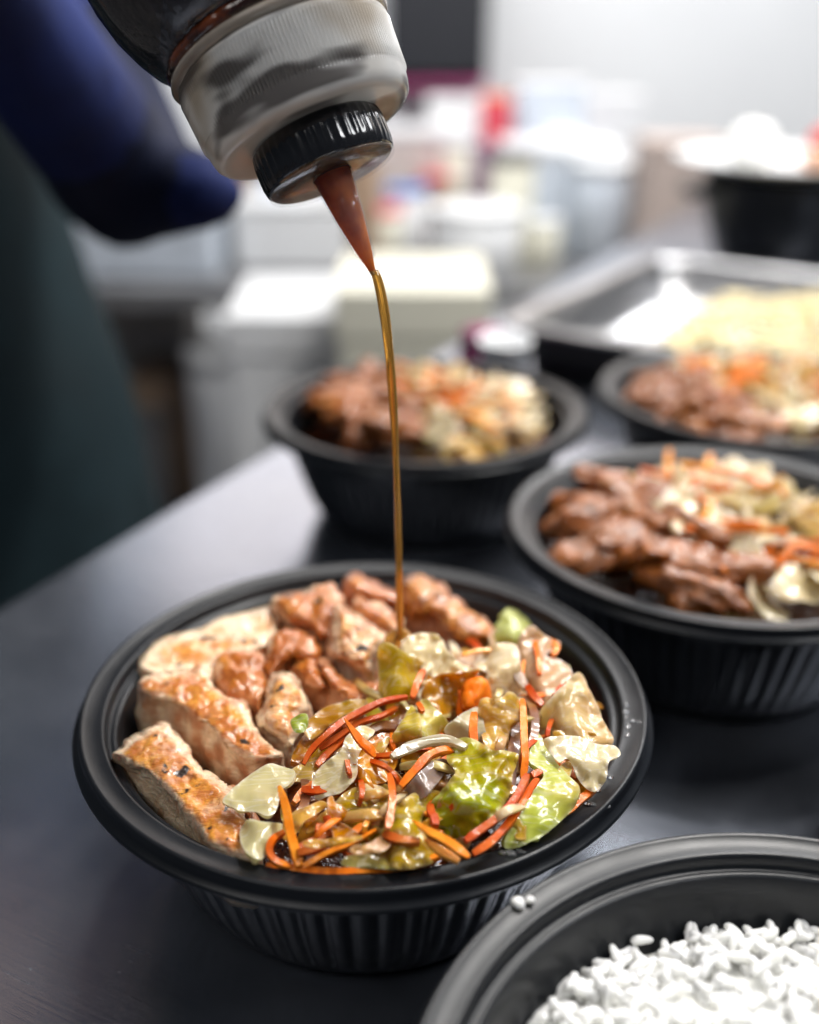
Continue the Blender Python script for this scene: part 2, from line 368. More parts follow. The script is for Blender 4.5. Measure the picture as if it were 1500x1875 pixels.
# ------------------------------------------------------------------ the setting: counter, floor, back wall
E0, E1 = at(0, 1110, 0), at(500, 820, 0)                      # the counter's left edge as seen
dv = (E1-E0).normalized(); du = Vector((dv.y, -dv.x, 0))       # along the edge / across the counter
ang = math.atan2(dv.y, dv.x)-PI/2
cm = boxm('counter', 1.1, 2.6, 0.04, 0.004, 3, True)
o0 = E0 + du*0.55 + dv*0.72
counter = kind(link('counter', cm, STEEL, None, (o0.x, o0.y, -0.04), (0, 0, ang)), 'structure')
FLOORM = simple('kitchen_floor_tiles', (0.30, 0.28, 0.265), 0.4, 0, 0.5, 0.12, 8)
floor = kind(link('floor', boxm('floor', 9, 9, 0.05), FLOORM, None, (0, 2.0, -0.95)), 'structure')
WALLM = simple('white_painted_wall', (0.80, 0.81, 0.82), 0.6, 0, 0.3, 0.02, 2, 0.02)
wall = kind(link('back_wall', boxm('back_wall', 7, 0.1, 2.42), WALLM, None, (0.3, 3.25, -0.9)), 'structure')
for i in (0, 1):
    for j in (0, 1):
        p = E0 + du*(0.06+i*0.98) + dv*(-0.5+j*2.4)
        link('counter_leg', boxm('counter_leg', 0.045, 0.045, 0.858), STEEL, counter).matrix_world = Matrix.Translation((p.x, p.y, -0.899)) @ Matrix.Rotation(ang, 4, 'Z')
for o in counter.children:   # keep the legs where they stand under the rotated counter
    o.matrix_parent_inverse = (Matrix.Translation(counter.location) @ Matrix.Rotation(ang, 4, 'Z')).inverted()

# ------------------------------------------------------------------ bowls
RIMZ = 0.064
NR = 64
def sm(x, a, b):
    t = min(1, max(0, (x-a)/(b-a))); return t*t*(3-2*t)
def wall_mod(r, z, a, i):
    if r < 0.05: return r
    w = sm(z, 0.049, 0.045)*sm(z, 0.004, 0.010) if False else (1-sm(z, 0.044, 0.049))*sm(z, 0.006, 0.012)
    k = max(-0.35, math.cos(NR*a)); return r - (0.0011 if i < 0 else 0.0007)*w*k
inner = [(0.0790, 0.0585), (0.0783, 0.0575), (0.0778, 0.055), (0.0770, 0.050), (0.0762, 0.0475), (0.0755, 0.045), (0.0742, 0.040), (0.0722, 0.034), (0.0697, 0.027), (0.0668, 0.019), (0.063, 0.011), (0.060, 0.006), (0.057, 0.0035), (0.050, 0.0025), (0.02, 0.0025), (0.0005, 0.0025)]
outer = [(0.0005, 0.0012), (0.048, 0.0012), (0.052, 0.0), (0.057, 0.0005), (0.0605, 0.003), (0.0645, 0.009), (0.0685, 0.018), (0.0717, 0.027), (0.0742, 0.035), (0.0762, 0.042), (0.0775, 0.047), (0.0784, 0.051), (0.0793, 0.0545), (0.0806, 0.0563)]
rimp = [(0.0806, 0.0563), (0.0826, 0.0572), (0.0834, 0.0600), (0.0842, 0.0611), (0.0885, 0.0606), (0.0893, 0.0585), (0.0904, 0.0578), (0.0918, 0.0576), (0.0925, 0.0581), (0.0926, 0.0588), (0.0921, 0.0595), (0.0909, 0.0600), (0.0905, 0.0612), (0.0905, 0.0630), (0.0902, 0.0637), (0.0896, 0.0640), (0.0889, 0.0637), (0.0880, 0.0632), (0.0850, 0.0627), (0.0836, 0.0628), (0.0830, 0.0628), (0.0825, 0.0622), (0.0822, 0.0605), (0.0818, 0.0592), (0.0812, 0.0588), (0.0803, 0.0591), (0.0797, 0.0591), (0.0790, 0.0585)]
def densify(p, n):
    return [tuple(q) for q in resample(np.array(p), 0.0022, False)] if n else p
WALL_ME = mesh('bowl_wall', *lathe(densify(outer, 1), NR*8, wall_mod)); WALL_IN = mesh('bowl_lining', *lathe(densify(inner, 1), NR*8, wall_mod)); RIM_ME = mesh('rim', *lathe(rimp, 256))
for m_ in (WALL_ME, WALL_IN, RIM_ME): m_.materials.append(BLACK)
BOWLS = dict(main=Vector((-0.0145, 0.2961, 0)), right=Vector((0.1342, 0.4242, 0)), back=Vector((0.0091, 0.5808, 0)), far=Vector((0.2040, 0.6080, 0)), rice=Vector((0.0877, 0.1375, 0)))
BL = dict(main='black plastic bowl in the foreground receiving the poured sauce', right='black plastic bowl of glazed chicken nearest behind the sauced bowl, at right',
          back='black plastic bowl standing behind the sauce stream', far='black plastic bowl beside the long tray, cut by the right edge', rice='black plastic bowl of white rice in the bottom corner')
for k, p in BOWLS.items():
    t = thing('food_bowl', BL[k], 'bowl', p, (0, 0, random.random()*6), 'black takeaway bowls on the counter')
    link('bowl_wall', WALL_ME, BLACK, t); link('bowl_lining', WALL_IN, BLACK, t); link('rim', RIM_ME, BLACK, t)
MC = BOWLS['main']
# small round cup at the right border
cup = thing('sauce_cup', 'small round black cup cut off by the right picture edge', 'cup', (0.1835, 0.288, 0))
link('cup_wall', mesh('cup_wall', *lathe([(0.0005, 0.002), (0.034, 0.002), (0.038, 0.006), (0.043, 0.055), (0.045, 0.058), (0.048, 0.058), (0.0485, 0.056), (0.0462, 0.0545), (0.0445, 0.054), (0.040, 0.004), (0.036, 0), (0.0005, 0)], 96)), BLACK, cup)

# ------------------------------------------------------------------ food of the foreground bowl
R0 = RIMZ
def place(kindname, data, mat, label, cat, color, group):
    V, F, A = data
    me, c = origin_mesh(kindname, V, F, A, 0.75 if not A else 0.95 if 'edge' in A else None); me.materials.append(mat)
    o = link(kindname, me, None, None, c); o.color = color; tag(o, label, cat, group); return o
mm = 1e-3
def chicken(pts, z, depth, rr, label, col=(0.15, 0.0, 0.0, 1), a=0, b=0, bump=0.0009, flare=0.0015, freq=130):
    return place('chicken_piece', chunk_np(pts, R0+z*mm, at_np, 4.0, depth*mm, rr*mm, bump, a*mm/100, b*mm/100, flare=flare, freq=freq), CHICKEN, label, 'chicken', col, 'grilled chicken pieces in the foreground bowl')
chicken([(203, 1380), (218, 1366), (232, 1350), (266, 1334), (300, 1324), (318, 1340), (340, 1364), (360, 1390), (390, 1418), (428, 1442), (450, 1480), (458, 1510), (462, 1540), (474, 1578), (430, 1570), (380, 1546), (354, 1512), (324, 1474), (290, 1440), (260, 1418), (226, 1398)],
        1, 20, 4.5, 'long pale chicken strip with a charred spot along the left rim', (0.16, 0.05, 0.1, 1), 0, -1.5, 0.0009, 0.002)
chicken([(250, 1252), (266, 1238), (300, 1232), (352, 1226), (370, 1218), (390, 1232), (395, 1250), (420, 1276), (444, 1286), (466, 1316), (482, 1345), (505, 1366), (518, 1382), (494, 1394), (450, 1388), (408, 1362), (365, 1326), (335, 1300), (304, 1284), (262, 1276)],
        4, 22, 3.2, 'golden glazed chicken strip with pale cut side, second from the left rim', (0.24, 0.14, 0.0, 1), 0, -2, 0.0009)
chicken([(258, 1204), (272, 1186), (308, 1164), (360, 1150), (410, 1128), (450, 1122), (500, 1110), (518, 1134), (498, 1170), (480, 1190), (430, 1204), (400, 1222), (386, 1232), (340, 1234), (290, 1238), (256, 1228)],
        1, 18, 2.6, 'broad pale cream chicken slice against the back left rim', (-0.30, -0.5, 0.0, 1), 0, -5, 0.0005)
chicken([(395, 1208), (410, 1192), (440, 1186), (478, 1198), (490, 1240), (488, 1290), (476, 1308), (450, 1290), (420, 1278), (400, 1256), (392, 1230)],
        5, 16, 7, 'rounded brown glazed chicken lump between the pale slice and red piece', (0.38, 0.26, 0.05, 1), 0, -4, 0.0011)
chicken([(488, 1180), (508, 1154), (550, 1150), (576, 1170), (582, 1200), (562, 1210), (536, 1206), (516, 1222), (506, 1242), (482, 1242)],
        7, 18, 5, 'dark red-brown glazed chicken piece left of the stream', (0.55, 0.46, 0.1, 1), 0, -5, 0.0014)
chicken([(530, 1222), (552, 1198), (576, 1204), (594, 1240), (602, 1264), (586, 1272), (562, 1252)],
        5, 14, 4.5, 'small orange-brown chicken shred below the dark red piece', (0.42, 0.36, 0.0, 1), 0, -6, 0.0012)
chicken([(494, 1250), (516, 1234), (538, 1242), (560, 1266), (564, 1290), (556, 1312), (564, 1326), (550, 1352), (530, 1372), (500, 1348), (476, 1324), (480, 1300), (486, 1270)],
        7, 18, 6, 'pale golden chicken chunk in the middle of the left half', (0.1, 0.1, 0.0, 1), 0, -5, 0.0011)
chicken([(586, 1212), (606, 1212), (622, 1232), (650, 1246), (670, 1250), (692, 1252), (692, 1272), (662, 1292), (630, 1290), (604, 1266), (588, 1240)],
        6, 16, 5, 'curved red glossy chicken piece under the pale central chunk', (0.45, 0.58, 0.0, 1), 0, -4, 0.0013)
chicken([(612, 1112), (632, 1108), (662, 1128), (692, 1142), (710, 1160), (710, 1178), (692, 1212), (678, 1236), (650, 1234), (620, 1216), (604, 1194), (606, 1156)],
        12, 20, 7, 'plump pale golden chicken chunk left of where the sauce lands', (0.08, 0.12, 0.0, 1), 0, -7, 0.0010)
chicken([(496, 1112), (500, 1092), (540, 1080), (602, 1066), (622, 1086), (626, 1110), (614, 1150), (606, 1170), (580, 1172), (560, 1152), (540, 1152), (518, 1142)],
        9, 18, 6, 'golden brown chicken piece at the back beside the pale slice', (0.30, 0.24, 0.0, 1), 0, -7, 0.0012)
chicken([(630, 1068), (646, 1052), (672, 1056), (712, 1080), (734, 1092), (734, 1108), (690, 1104), (640, 1092)],
        7, 15, 5, 'pinkish chicken finger at the back rim left of the stream', (0.2, 0.2, 0.75, 1), 0, -8, 0.0010)
chicken([(640, 1106), (662, 1092), (692, 1102), (728, 1126), (736, 1162), (708, 1160), (680, 1138), (658, 1130)],
        8, 16, 5, 'browned chicken piece under the falling sauce stream', (0.4, 0.2, 0.1, 1), 0, -6, 0.0012)
chicken([(737, 1066), (764, 1051), (803, 1061), (832, 1087), (870, 1119), (906, 1150), (906, 1176), (853, 1184), (816, 1166), (790, 1132), (744, 1122)],
        5, 17, 7, 'dark pink charred chicken piece at the back right of the stream', (0.40, 0.05, 0.7, 1), 0, -6, 0.0013)
chicken([(424, 1440), (452, 1452), (470, 1490), (462, 1530), (450, 1520), (444, 1480)], -3, 14, 4, 'brown chicken end tucked under the pale cabbage squares', (0.4, 0.3, 0.2, 1))

G = 'cabbage pieces in the foreground bowl'
def leaf(pts, z, label, col, sauce=0.2, thick=1.0, bulge=3, ripple=1.6, curl=1.5, a=0, b=-4, fold=None, mat=None):
    if fold: fold = (*fold[:4], fold[4]*mm/100)
    pc_ = np.mean(np.array(pts, float), 0); pts = [tuple(pc_+(np.array(q)-pc_)*1.09) for q in pts]
    return place('cabbage_piece', sheet_np(pts, R0+z*mm, at_np, 4.5, thick*mm, bulge*mm, ripple*mm, curl*mm, a*mm/100, b*mm/100, fold), mat or LEAF, label, 'cabbage', (*col, sauce), G)
PALE, CREAM, LIME, GREEN, YEL, AMB = (0.82, 0.74, 0.42), (0.93, 0.78, 0.47), (0.45, 0.52, 0.10), (0.26, 0.32, 0.045), (0.58, 0.50, 0.10), (0.56, 0.33, 0.05)
leaf([(414, 1466), (430, 1446), (460, 1419), (490, 1404), (510, 1408), (534, 1414), (530, 1430), (514, 1450), (506, 1480), (490, 1490), (470, 1484), (458, 1484), (436, 1478)], 5, 'translucent pale cabbage square beside the left chicken strip', PALE, 0.0, 2.2, 2.5, 1.2, 0.8)
leaf([(442, 1526), (450, 1510), (458, 1503), (470, 1504), (500, 1508), (516, 1512), (510, 1528), (494, 1540), (486, 1562), (476, 1572), (458, 1564), (446, 1550)], 2, 'pale green cabbage rib square near the front carrots', PALE, -0.2, 4, 3, 0.8, 0.5)
leaf([(578, 1418), (590, 1404), (622, 1376), (634, 1352), (660, 1334), (682, 1340), (680, 1350), (664, 1364), (654, 1394), (650, 1422), (630, 1444), (602, 1454), (586, 1462), (578, 1446)], 8, 'cream flat cabbage piece in the bowl centre beside a carrot point', (0.92, 0.80, 0.46), 0.04, 1.5, 2, 1.2, 1.2, 0, -7)
leaf([(640, 1400), (690, 1350), (722, 1360), (718, 1400), (708, 1424), (680, 1438), (652, 1446), (610, 1470), (568, 1492), (570, 1470), (600, 1456), (636, 1436)], 4, 'sauce-brown translucent cabbage fold under the cream piece', (0.50, 0.25, 0.07), 0.75, 1.5, 4, 2, 1.5, 0, -6)
leaf([(618, 1468), (650, 1446), (704, 1440), (708, 1460), (700, 1488), (684, 1516), (650, 1532), (630, 1530), (606, 1512), (568, 1522), (588, 1496)], 1, 'olive yellow cabbage leaf below the brown fold', (0.72, 0.52, 0.08), 0.4, 1.2, 5, 2, 1.5, 0, -6)
leaf([(826, 1380), (846, 1358), (886, 1370), (898, 1380), (940, 1384), (938, 1408), (930, 1436), (924, 1462), (900, 1492), (870, 1522), (840, 1548), (822, 1534), (800, 1522), (768, 1504), (776, 1484), (800, 1464), (824, 1432), (836, 1416), (822, 1396)], 9, 'large glossy green cabbage leaf at the front right centre', (0.52, 0.54, 0.035), 0.16, 1.0, 5, 2.6, 2.5, 0, -4, (860, 1470, -0.35, 1, 11))
leaf([(724, 1484), (760, 1458), (802, 1456), (784, 1482), (770, 1502), (770, 1522), (794, 1566), (750, 1586), (710, 1582), (678, 1566), (668, 1538), (690, 1514), (702, 1520), (718, 1506)], 3, 'olive green cabbage leaf behind the front carrot strip', (0.62, 0.50, 0.06), 0.35, 1.0, 4, 2.6, 2, 0, -6)
leaf([(630, 1582), (642, 1568), (670, 1566), (710, 1572), (748, 1574), (750, 1588), (710, 1590), (650, 1588)], 0, 'narrow yellow cabbage strip along the front rim', (0.58, 0.50, 0.16), 0.25, 1.5, 2, 1, 1)
leaf([(720, 1346), (736, 1326), (752, 1298), (766, 1310), (772, 1340), (768, 1352), (730, 1362)], 10, 'yellow-green cabbage fold, left wing of the pair behind the onion crescent', (0.82, 0.66, 0.16), 0.2, 1.2, 4, 1.5, 1.5, 5, -8)
leaf([(766, 1292), (780, 1284), (794, 1296), (820, 1324), (822, 1342), (784, 1354), (770, 1350), (768, 1320)], 10, 'yellow-green cabbage fold, right wing of the pair behind the onion crescent', (0.76, 0.68, 0.20), 0.2, 1.2, 4, 1.5, 1.5, -6, -8)
leaf([(698, 1186), (712, 1181), (742, 1198), (772, 1216), (762, 1240), (748, 1276), (720, 1280), (698, 1272), (696, 1220)], 12, 'upright amber yellow cabbage curl just below the sauce landing', (0.82, 0.60, 0.05), 0.2, 1.4, 5, 1.5, 1, 0, -14)
leaf([(784, 1256), (802, 1240), (852, 1234), (874, 1232), (854, 1258), (846, 1292), (828, 1302), (818, 1324), (792, 1296), (774, 1276)], 10, 'amber brown cupped cabbage piece beside the carrot chunk', AMB, 0.55, 1.4, -4, 2, 2, 0, -13)
leaf([(740, 1182), (760, 1166), (796, 1163), (812, 1178), (832, 1208), (870, 1228), (850, 1236), (802, 1242), (776, 1222), (746, 1202)], 13, 'ragged white cabbage shred right of the sauce landing', CREAM, 0.10, 1.2, 3, 3.5, 3, 0, -8)
leaf([(870, 1220), (900, 1186), (940, 1186), (952, 1220), (964, 1260), (946, 1276), (920, 1272), (898, 1288), (886, 1262), (894, 1232)], 9, 'milky translucent cabbage mass in the back right half', (0.93, 0.75, 0.46), 0.14, 1.4, 4, 3, 2.5, 0, -7)
leaf([(884, 1286), (916, 1284), (930, 1273), (945, 1280), (948, 1312), (932, 1336), (928, 1360), (910, 1382), (898, 1376), (888, 1360), (882, 1330)], 10, 'crinkled yellow cabbage piece left of the long upright carrot', (0.88, 0.64, 0.20), 0.2, 1.3, 4, 2.5, 2.5, 0, -9)
leaf([(990, 1312), (998, 1296), (1030, 1266), (1050, 1242), (1062, 1240), (1072, 1256), (1086, 1288), (1098, 1316), (1118, 1350), (1108, 1366), (1090, 1363), (1050, 1356), (1024, 1356), (1002, 1354), (992, 1330)], 7, 'large pale cabbage leaf with amber streak against the right rim', (0.95, 0.77, 0.42), 0.26, 1.2, 5, 2.5, 2, 0, -9)
leaf([(1002, 1358), (1022, 1351), (1060, 1352), (1090, 1364), (1120, 1369), (1130, 1384), (1112, 1394), (1106, 1426), (1090, 1444), (1072, 1441), (1056, 1418), (1042, 1390), (1028, 1394), (1010, 1378)], 7, 'cream cabbage leaf with pointed lobes hanging at the right rim', (0.95, 0.82, 0.52), 0.02, 1.1, 3, 2, 2, 0, -7)
leaf([(978, 1344), (990, 1353), (1010, 1390), (1038, 1422), (1056, 1442), (1051, 1467), (1030, 1494), (990, 1524), (946, 1543), (928, 1539), (950, 1494), (978, 1446), (994, 1422), (988, 1412), (970, 1396), (969, 1382), (979, 1362)], 4, 'thick white and lime cabbage wedge on the front right rim', (0.70, 0.74, 0.18), -0.1, 3.0, 5, 1.5, 1, 0, -5)
place('cabbage_piece', chunk_np([(904, 1176), (908, 1144), (926, 1114), (944, 1118), (970, 1146), (968, 1166), (946, 1188), (930, 1186)], R0+8*mm, at_np, 4, 12*mm, 6*mm, 0.0008, 0, -8*mm/100), LEAF, 'lime green cabbage heart lump at the back right rim', 'cabbage', (0.66, 0.70, 0.10, -0.3), G)
leaf([(950, 1190), (974, 1154), (1006, 1174), (1022, 1184), (1000, 1204), (1030, 1216), (1044, 1238), (1026, 1266), (998, 1290), (978, 1274), (962, 1240)], 6, 'pinkish white shredded cabbage by the back right rim', (0.86, 0.58, 0.36), 0.2, 1.2, 4, 3.5, 3, 0, -6)
leaf([(820, 1334), (840, 1314), (870, 1299), (880, 1312), (890, 1348), (882, 1370), (852, 1360), (824, 1346)], 9, 'smooth pale onion-like cabbage piece behind a short carrot stick', (0.70, 0.62, 0.40), 0.1, 1.5, 3, 1, 1, 0, -9)
leaf([(560, 1330), (590, 1300), (640, 1284), (668, 1288), (640, 1306), (600, 1330), (572, 1352)], 8, 'amber translucent cabbage edge above the carrot arc', (0.55, 0.35, 0.08), 0.45, 1.2, 3, 1.5, 1.5, 0, -6)
leaf([(534, 1318), (560, 1308), (564, 1326), (556, 1340), (540, 1338)], 12, 'tiny lime cabbage scrap on the golden chicken chunk', LIME, 0.1, 1.4, 1, 0.6, 0.6)
leaf([(736, 1392), (760, 1376), (790, 1372), (796, 1388), (762, 1412), (744, 1414)], 6, 'small crinkled yellow cabbage bit under the onion crescent', YEL, 0.35, 1.2, 2, 2, 2, 0, -5)
leaf([(566, 1500), (590, 1490), (640, 1500), (650, 1530), (610, 1560), (560, 1570), (548, 1540)], -4, 'brown sauce-soaked cabbage piece deep between the front carrots', (0.30, 0.14, 0.03), 0.8, 1.2, 3, 2, 1)
leaf([(1000, 1400), (1030, 1396), (1056, 1420), (1080, 1446), (1056, 1470), (1040, 1430)], 0, 'brown stained cabbage piece under the cream lobed leaf', (0.45, 0.25, 0.06), 0.6, 1.2, 2, 1.5, 1)
leaf([(840, 1200), (880, 1192), (930, 1196), (940, 1216), (890, 1226), (850, 1222)], 8, 'peach coloured cabbage shreds behind the carrot chunk', (0.70, 0.46, 0.24), 0.35, 1.2, 3, 3, 2, 0, -6)

GO = 'onion slices in the foreground bowl'
def onion_strip(pts, z, w, label, col, sauce, thick=2.0, twist=0.3, zs=None):
    P = np.array([tuple(at(x, y, R0+(z if zs is None else zs[i])*mm)) for i, (x, y) in enumerate(pts)])
    return place('onion_slice', strip_np(P, [x*mm for x in (w if isinstance(w, (list, tuple)) else [w])], thick*mm, twist), ONION, label, 'onion', (*col, sauce), GO)
onion_strip([(717, 1386), (750, 1369), (790, 1357), (822, 1356), (854, 1370)], 13, [2.2, 3.2, 3.0, 2.2], 'cream crescent onion slice arching over the vegetables', (0.60, 0.50, 0.28), 0.12, 1.6)
o = leaf([(728, 1478), (746, 1440), (770, 1414), (800, 1393), (822, 1402), (808, 1422), (792, 1440), (776, 1458), (750, 1472)], 9, 'purple-grey glossy onion petal left of the large green leaf', (0.46, 0.33, 0.27), 0.12, 1.6, 4, 0.8, 0.6, 0, -6, None, ONION); o['category'] = 'onion'; o['group'] = GO; o.name = 'onion_slice'
o = leaf([(822, 1402), (828, 1412), (812, 1444), (788, 1456), (776, 1456), (794, 1436), (810, 1420)], 6, 'amber inner onion layer behind the purple petal', (0.60, 0.34, 0.13), 0.3, 1.6, 3, 0.8, 0.6, 0, -6, None, ONION); o['category'] = 'onion'; o['group'] = GO; o.name = 'onion_slice'
onion_strip([(950, 1318), (944, 1350), (938, 1390), (934, 1430), (930, 1466)], 6, 3.4, 'brown-purple onion strip just left of the long upright carrot', (0.42, 0.22, 0.15), 0.35, 2)
onion_strip([(962, 1278), (976, 1300), (980, 1330), (972, 1366)], 8, 2.6, 'wet mauve onion strip right of the long upright carrot', (0.52, 0.30, 0.20), 0.3, 2)
onion_strip([(676, 1340), (700, 1330), (726, 1334)], 7, 3, 'dark purple onion skin edge behind the cream cabbage piece', (0.16, 0.05, 0.05), 0.4, 2)
onion_strip([(540, 1400), (552, 1380), (572, 1350), (600, 1330)], 4, 4, 'dark sauce-brown onion slice left of the carrot arc', (0.25, 0.10, 0.03), 0.7, 2)
onion_strip([(536, 1500), (556, 1480), (560, 1440), (556, 1420)], 2, 2.6, 'thin red-brown onion loop behind the upright front carrot', (0.35, 0.10, 0.03), 0.6, 1.6)
onion_strip([(940, 1200), (950, 1240), (964, 1262)], 10, 3, 'milky onion thread in the back right half', (0.70, 0.55, 0.42), 0.1, 1.6)
onion_strip([(560, 1572), (580, 1562), (600, 1552)], 1, 3.5, 'small mauve onion piece under the front carrot strip', (0.45, 0.28, 0.26), 0.2, 2)

GC = 'carrot strips in the foreground bowl'
OR, RD, PK, DK = (0.66, 0.115, 0.001), (0.44, 0.040, 0.0005), (0.80, 0.29, 0.05), (0.42, 0.08, 0.01)
def carrot(pts, z, w, label, col=OR, thick=2.0, twist=0.5, taper=(0.7, 0.7)):
    zs = z if isinstance(z, (list, tuple)) else [z]*len(pts)
    P = np.array([tuple(at(x, y, R0+q*mm)) for (x, y), q in zip(pts, zs)])
    return place('carrot_strip', strip_np(P, [0.7*x*mm for x in (w if isinstance(w, (list, tuple)) else [w])], 0.72*thick*mm, twist, taper=taper), CARROT, label, 'carrot', (*col, 1), GC)
carrot([(512, 1440), (524, 1480), (533, 1530), (548, 1586)], [12, 9, 5, 0], [2.0, 3.2, 3.2, 3.4], 'upright orange carrot stick at the front left', (0.80, 0.20, 0.004), 2.4)
carrot([(520, 1524), (500, 1538), (493, 1558), (506, 1578), (536, 1588)], [3, 3, 2, 1, -1], 2.6, 'curled carrot loop around the front upright stick', OR, 1.8)
carrot([(488, 1584), (540, 1591), (590, 1596), (650, 1596), (710, 1593), (745, 1588), (780, 1577), (806, 1568)], [-1.5, -1.5, -1.5, -1.5, -1.5, -1, 0, 1], [2.2, 2.6, 2.6, 2.4], 'long carrot strip lying along the front rim', (0.76, 0.16, 0.004), 2.2)
carrot([(556, 1586), (600, 1562), (640, 1546), (690, 1520)], [1, 3, 4, 6], [2.4, 2.0, 2.0, 1.4], 'thin orange carrot strip rising from the front rim over olive cabbage', (0.78, 0.18, 0.004), 1.6)
carrot([(545, 1553), (590, 1533), (628, 1521)], 1.5, 2.6, 'sauce-darkened carrot strip deep at the front', DK, 2)
carrot([(714, 1418), (719, 1460), (710, 1518)], [12, 11, 9], [2.2, 2.8, 3.0], 'short hanging red carrot stick with pale face in the centre front', (0.66, 0.10, 0.01), 2.2)
carrot([(556, 1400), (570, 1374), (594, 1350), (628, 1322), (670, 1299), (704, 1284), (746, 1277)], [7, 9, 11, 12, 13, 13, 12], [2.2, 2.8, 2.8, 2.2], 'long red carrot arc sweeping through the bowl centre', RD, 2.0)
carrot([(586, 1372), (630, 1342), (662, 1323), (700, 1311), (726, 1296)], [7, 9, 10, 10, 10], 2.4, 'second red carrot arc just below the long one', RD, 2.0)
carrot([(580, 1402), (604, 1377), (632, 1352)], [5, 6, 7], 3.0, 'broad red carrot strip against the cream cabbage piece', (0.46, 0.042, 0.001), 2.0)
carrot([(630, 1315), (646, 1338), (662, 1359), (676, 1371), (686, 1386)], [18, 16, 14, 13, 11], [0.8, 1.8, 3.4, 3.8, 3.0], 'pointed carrot sliver lying across the cream cabbage', (0.74, 0.13, 0.004), 1.8, 0.3, (0.1, 0.4))
carrot([(734, 1440), (760, 1411), (786, 1384), (816, 1374), (830, 1379)], [9, 11, 12, 12, 10], 3.2, 'bent orange carrot stick above the purple onion petal', OR, 2.4)
carrot([(957, 1282), (959, 1320), (960, 1360), (962, 1392), (957, 1426)], [14, 13, 12, 11, 8], [2.6, 3.0, 3.0, 2.8], 'long upright orange carrot strip in the right half', (0.74, 0.13, 0.003), 1.8, 0.2)
carrot([(966, 1420), (946, 1460), (920, 1490), (890, 1513), (852, 1540)], [9, 8, 7, 6, 5], 2.9, 'long red carrot strip below the large green leaf, upper of the pair', RD, 2.4)
carrot([(984, 1428), (954, 1476), (930, 1510), (900, 1541), (866, 1564)], [7, 6, 5, 4, 3], 2.8, 'long orange carrot strip below the large green leaf, lower of the pair', (0.58, 0.075, 0.001), 2.4)
carrot([(756, 1503), (784, 1522), (820, 1541), (858, 1570)], [10, 9, 8, 5], [1.2, 2.6, 3.2, 3.0], 'tapered orange carrot sliver over the front green leaf', (0.80, 0.19, 0.004), 2.0, 0.3, (0.2, 0.5))
carrot([(779, 1538), (804, 1557), (840, 1578)], [6, 5, 3], [1.6, 3.4, 3.0], 'peach coloured carrot end touching the front rim', PK, 2.0, 0.3)
carrot([(1090, 1444), (1060, 1468), (1036, 1490)], [2, 1, 0], 3.0, 'orange carrot strip wedged along the right front rim', OR, 2.2)
carrot([(1012, 1384), (1030, 1402), (1056, 1426)], [3, 3, 2], 4.0, 'broad carrot strip showing under the cream lobed leaf', OR, 2.0)
place('carrot_chunk', chunk_np([(846, 1260), (860, 1240), (880, 1236), (895, 1248), (892, 1270), (874, 1294), (856, 1303), (843, 1292)], R0+14*mm, at_np, 4, 8*mm, 3*mm, 0.0004, 0, -9*mm/100), CARROT, 'rounded orange carrot chunk with rough cut face', 'carrot', (0.76, 0.14, 0.003, 1), GC)
carrot([(869, 1306), (866, 1338), (869, 1366)], [15, 13, 11], 3.4, 'short thick carrot stick in front of the pale onion-like piece', OR, 2.4)
carrot([(776, 1228), (765, 1250), (755, 1278)], [15, 14, 12], 3.2, 'short red carrot stick beside the upright amber cabbage', (0.58, 0.07, 0.004), 2.2)
carrot([(766, 1288), (774, 1304)], [14, 13], 2.8, 'tiny carrot cube on the yellow-green cabbage pair', OR, 2.4)
carrot([(966, 1256), (978, 1276), (994, 1292)], [11, 10, 9], 3.2, 'red carrot bit right behind the long upright strip', RD, 2)
carrot([(980, 1176), (986, 1206), (988, 1236)], [11, 11, 10], 2.8, 'blurred orange carrot strip in the pinkish shreds', OR, 2)
carrot([(1006, 1172), (1020, 1186), (1012, 1200)], [9, 9, 9], 2.8, 'curled carrot end nearest the back right rim', (0.80, 0.17, 0.012), 2)
carrot([(846, 1200), (880, 1191), (934, 1194)], [12, 12, 11], 2.0, 'faint orange carrot strip lying across the back shreds', (0.80, 0.26, 0.04), 1.6)
carrot([(782, 1164), (794, 1178)], [14, 14], 2.6, 'tiny carrot bit at the back edge of the white shred', OR, 2)
carrot([(1030, 1256), (1014, 1274)], [9, 10], 2.2, 'tiny red carrot bit beside the large pale leaf', RD, 2)
carrot([(960, 1210), (956, 1240), (968, 1262)], [10, 10, 10], 1.8, 'thin orange carrot thread curving through the milky cabbage', (0.80, 0.20, 0.03), 1.6)
carrot([(992, 1412), (974, 1420)], [8, 8], 3.0, 'small dark red carrot corner beside the lime wedge', (0.6, 0.06, 0.01), 1.6)

# sauce pooled between the pieces, filler pieces below the top layer
SEED[0] += 1
pool = [(math.cos(t)*0.0737, math.sin(t)*0.0737) for t in np.linspace(0, 2*PI, 120, endpoint=False)]
P, F, D = triangulate(np.array(pool), 0.0022)
zz = 0.040 + np.array([noise.fractal(Vector((p[0]*60, p[1]*60, 3)), 1, 2, 3) for p in P])*0.0012*np.minimum(1, D/0.006) + 0.010*np.minimum(1, D/0.045)**1.5
me = mesh('sauce_pool', np.c_[P, zz], [tuple(int(i) for i in f) for f in F]); me.materials.append(SAUCE)
tag(link('sauce_pool', me, None, None, (MC.x, MC.y, 0)), 'dark brown sauce pooled under the food in the foreground bowl', 'sauce')
veg = [(560, 1400), (620, 1320), (700, 1260), (760, 1200), (880, 1190), (1000, 1200), (1060, 1290), (1080, 1380), (1050, 1450), (960, 1500), (840, 1540), (720, 1560), (560, 1550), (540, 1480)]
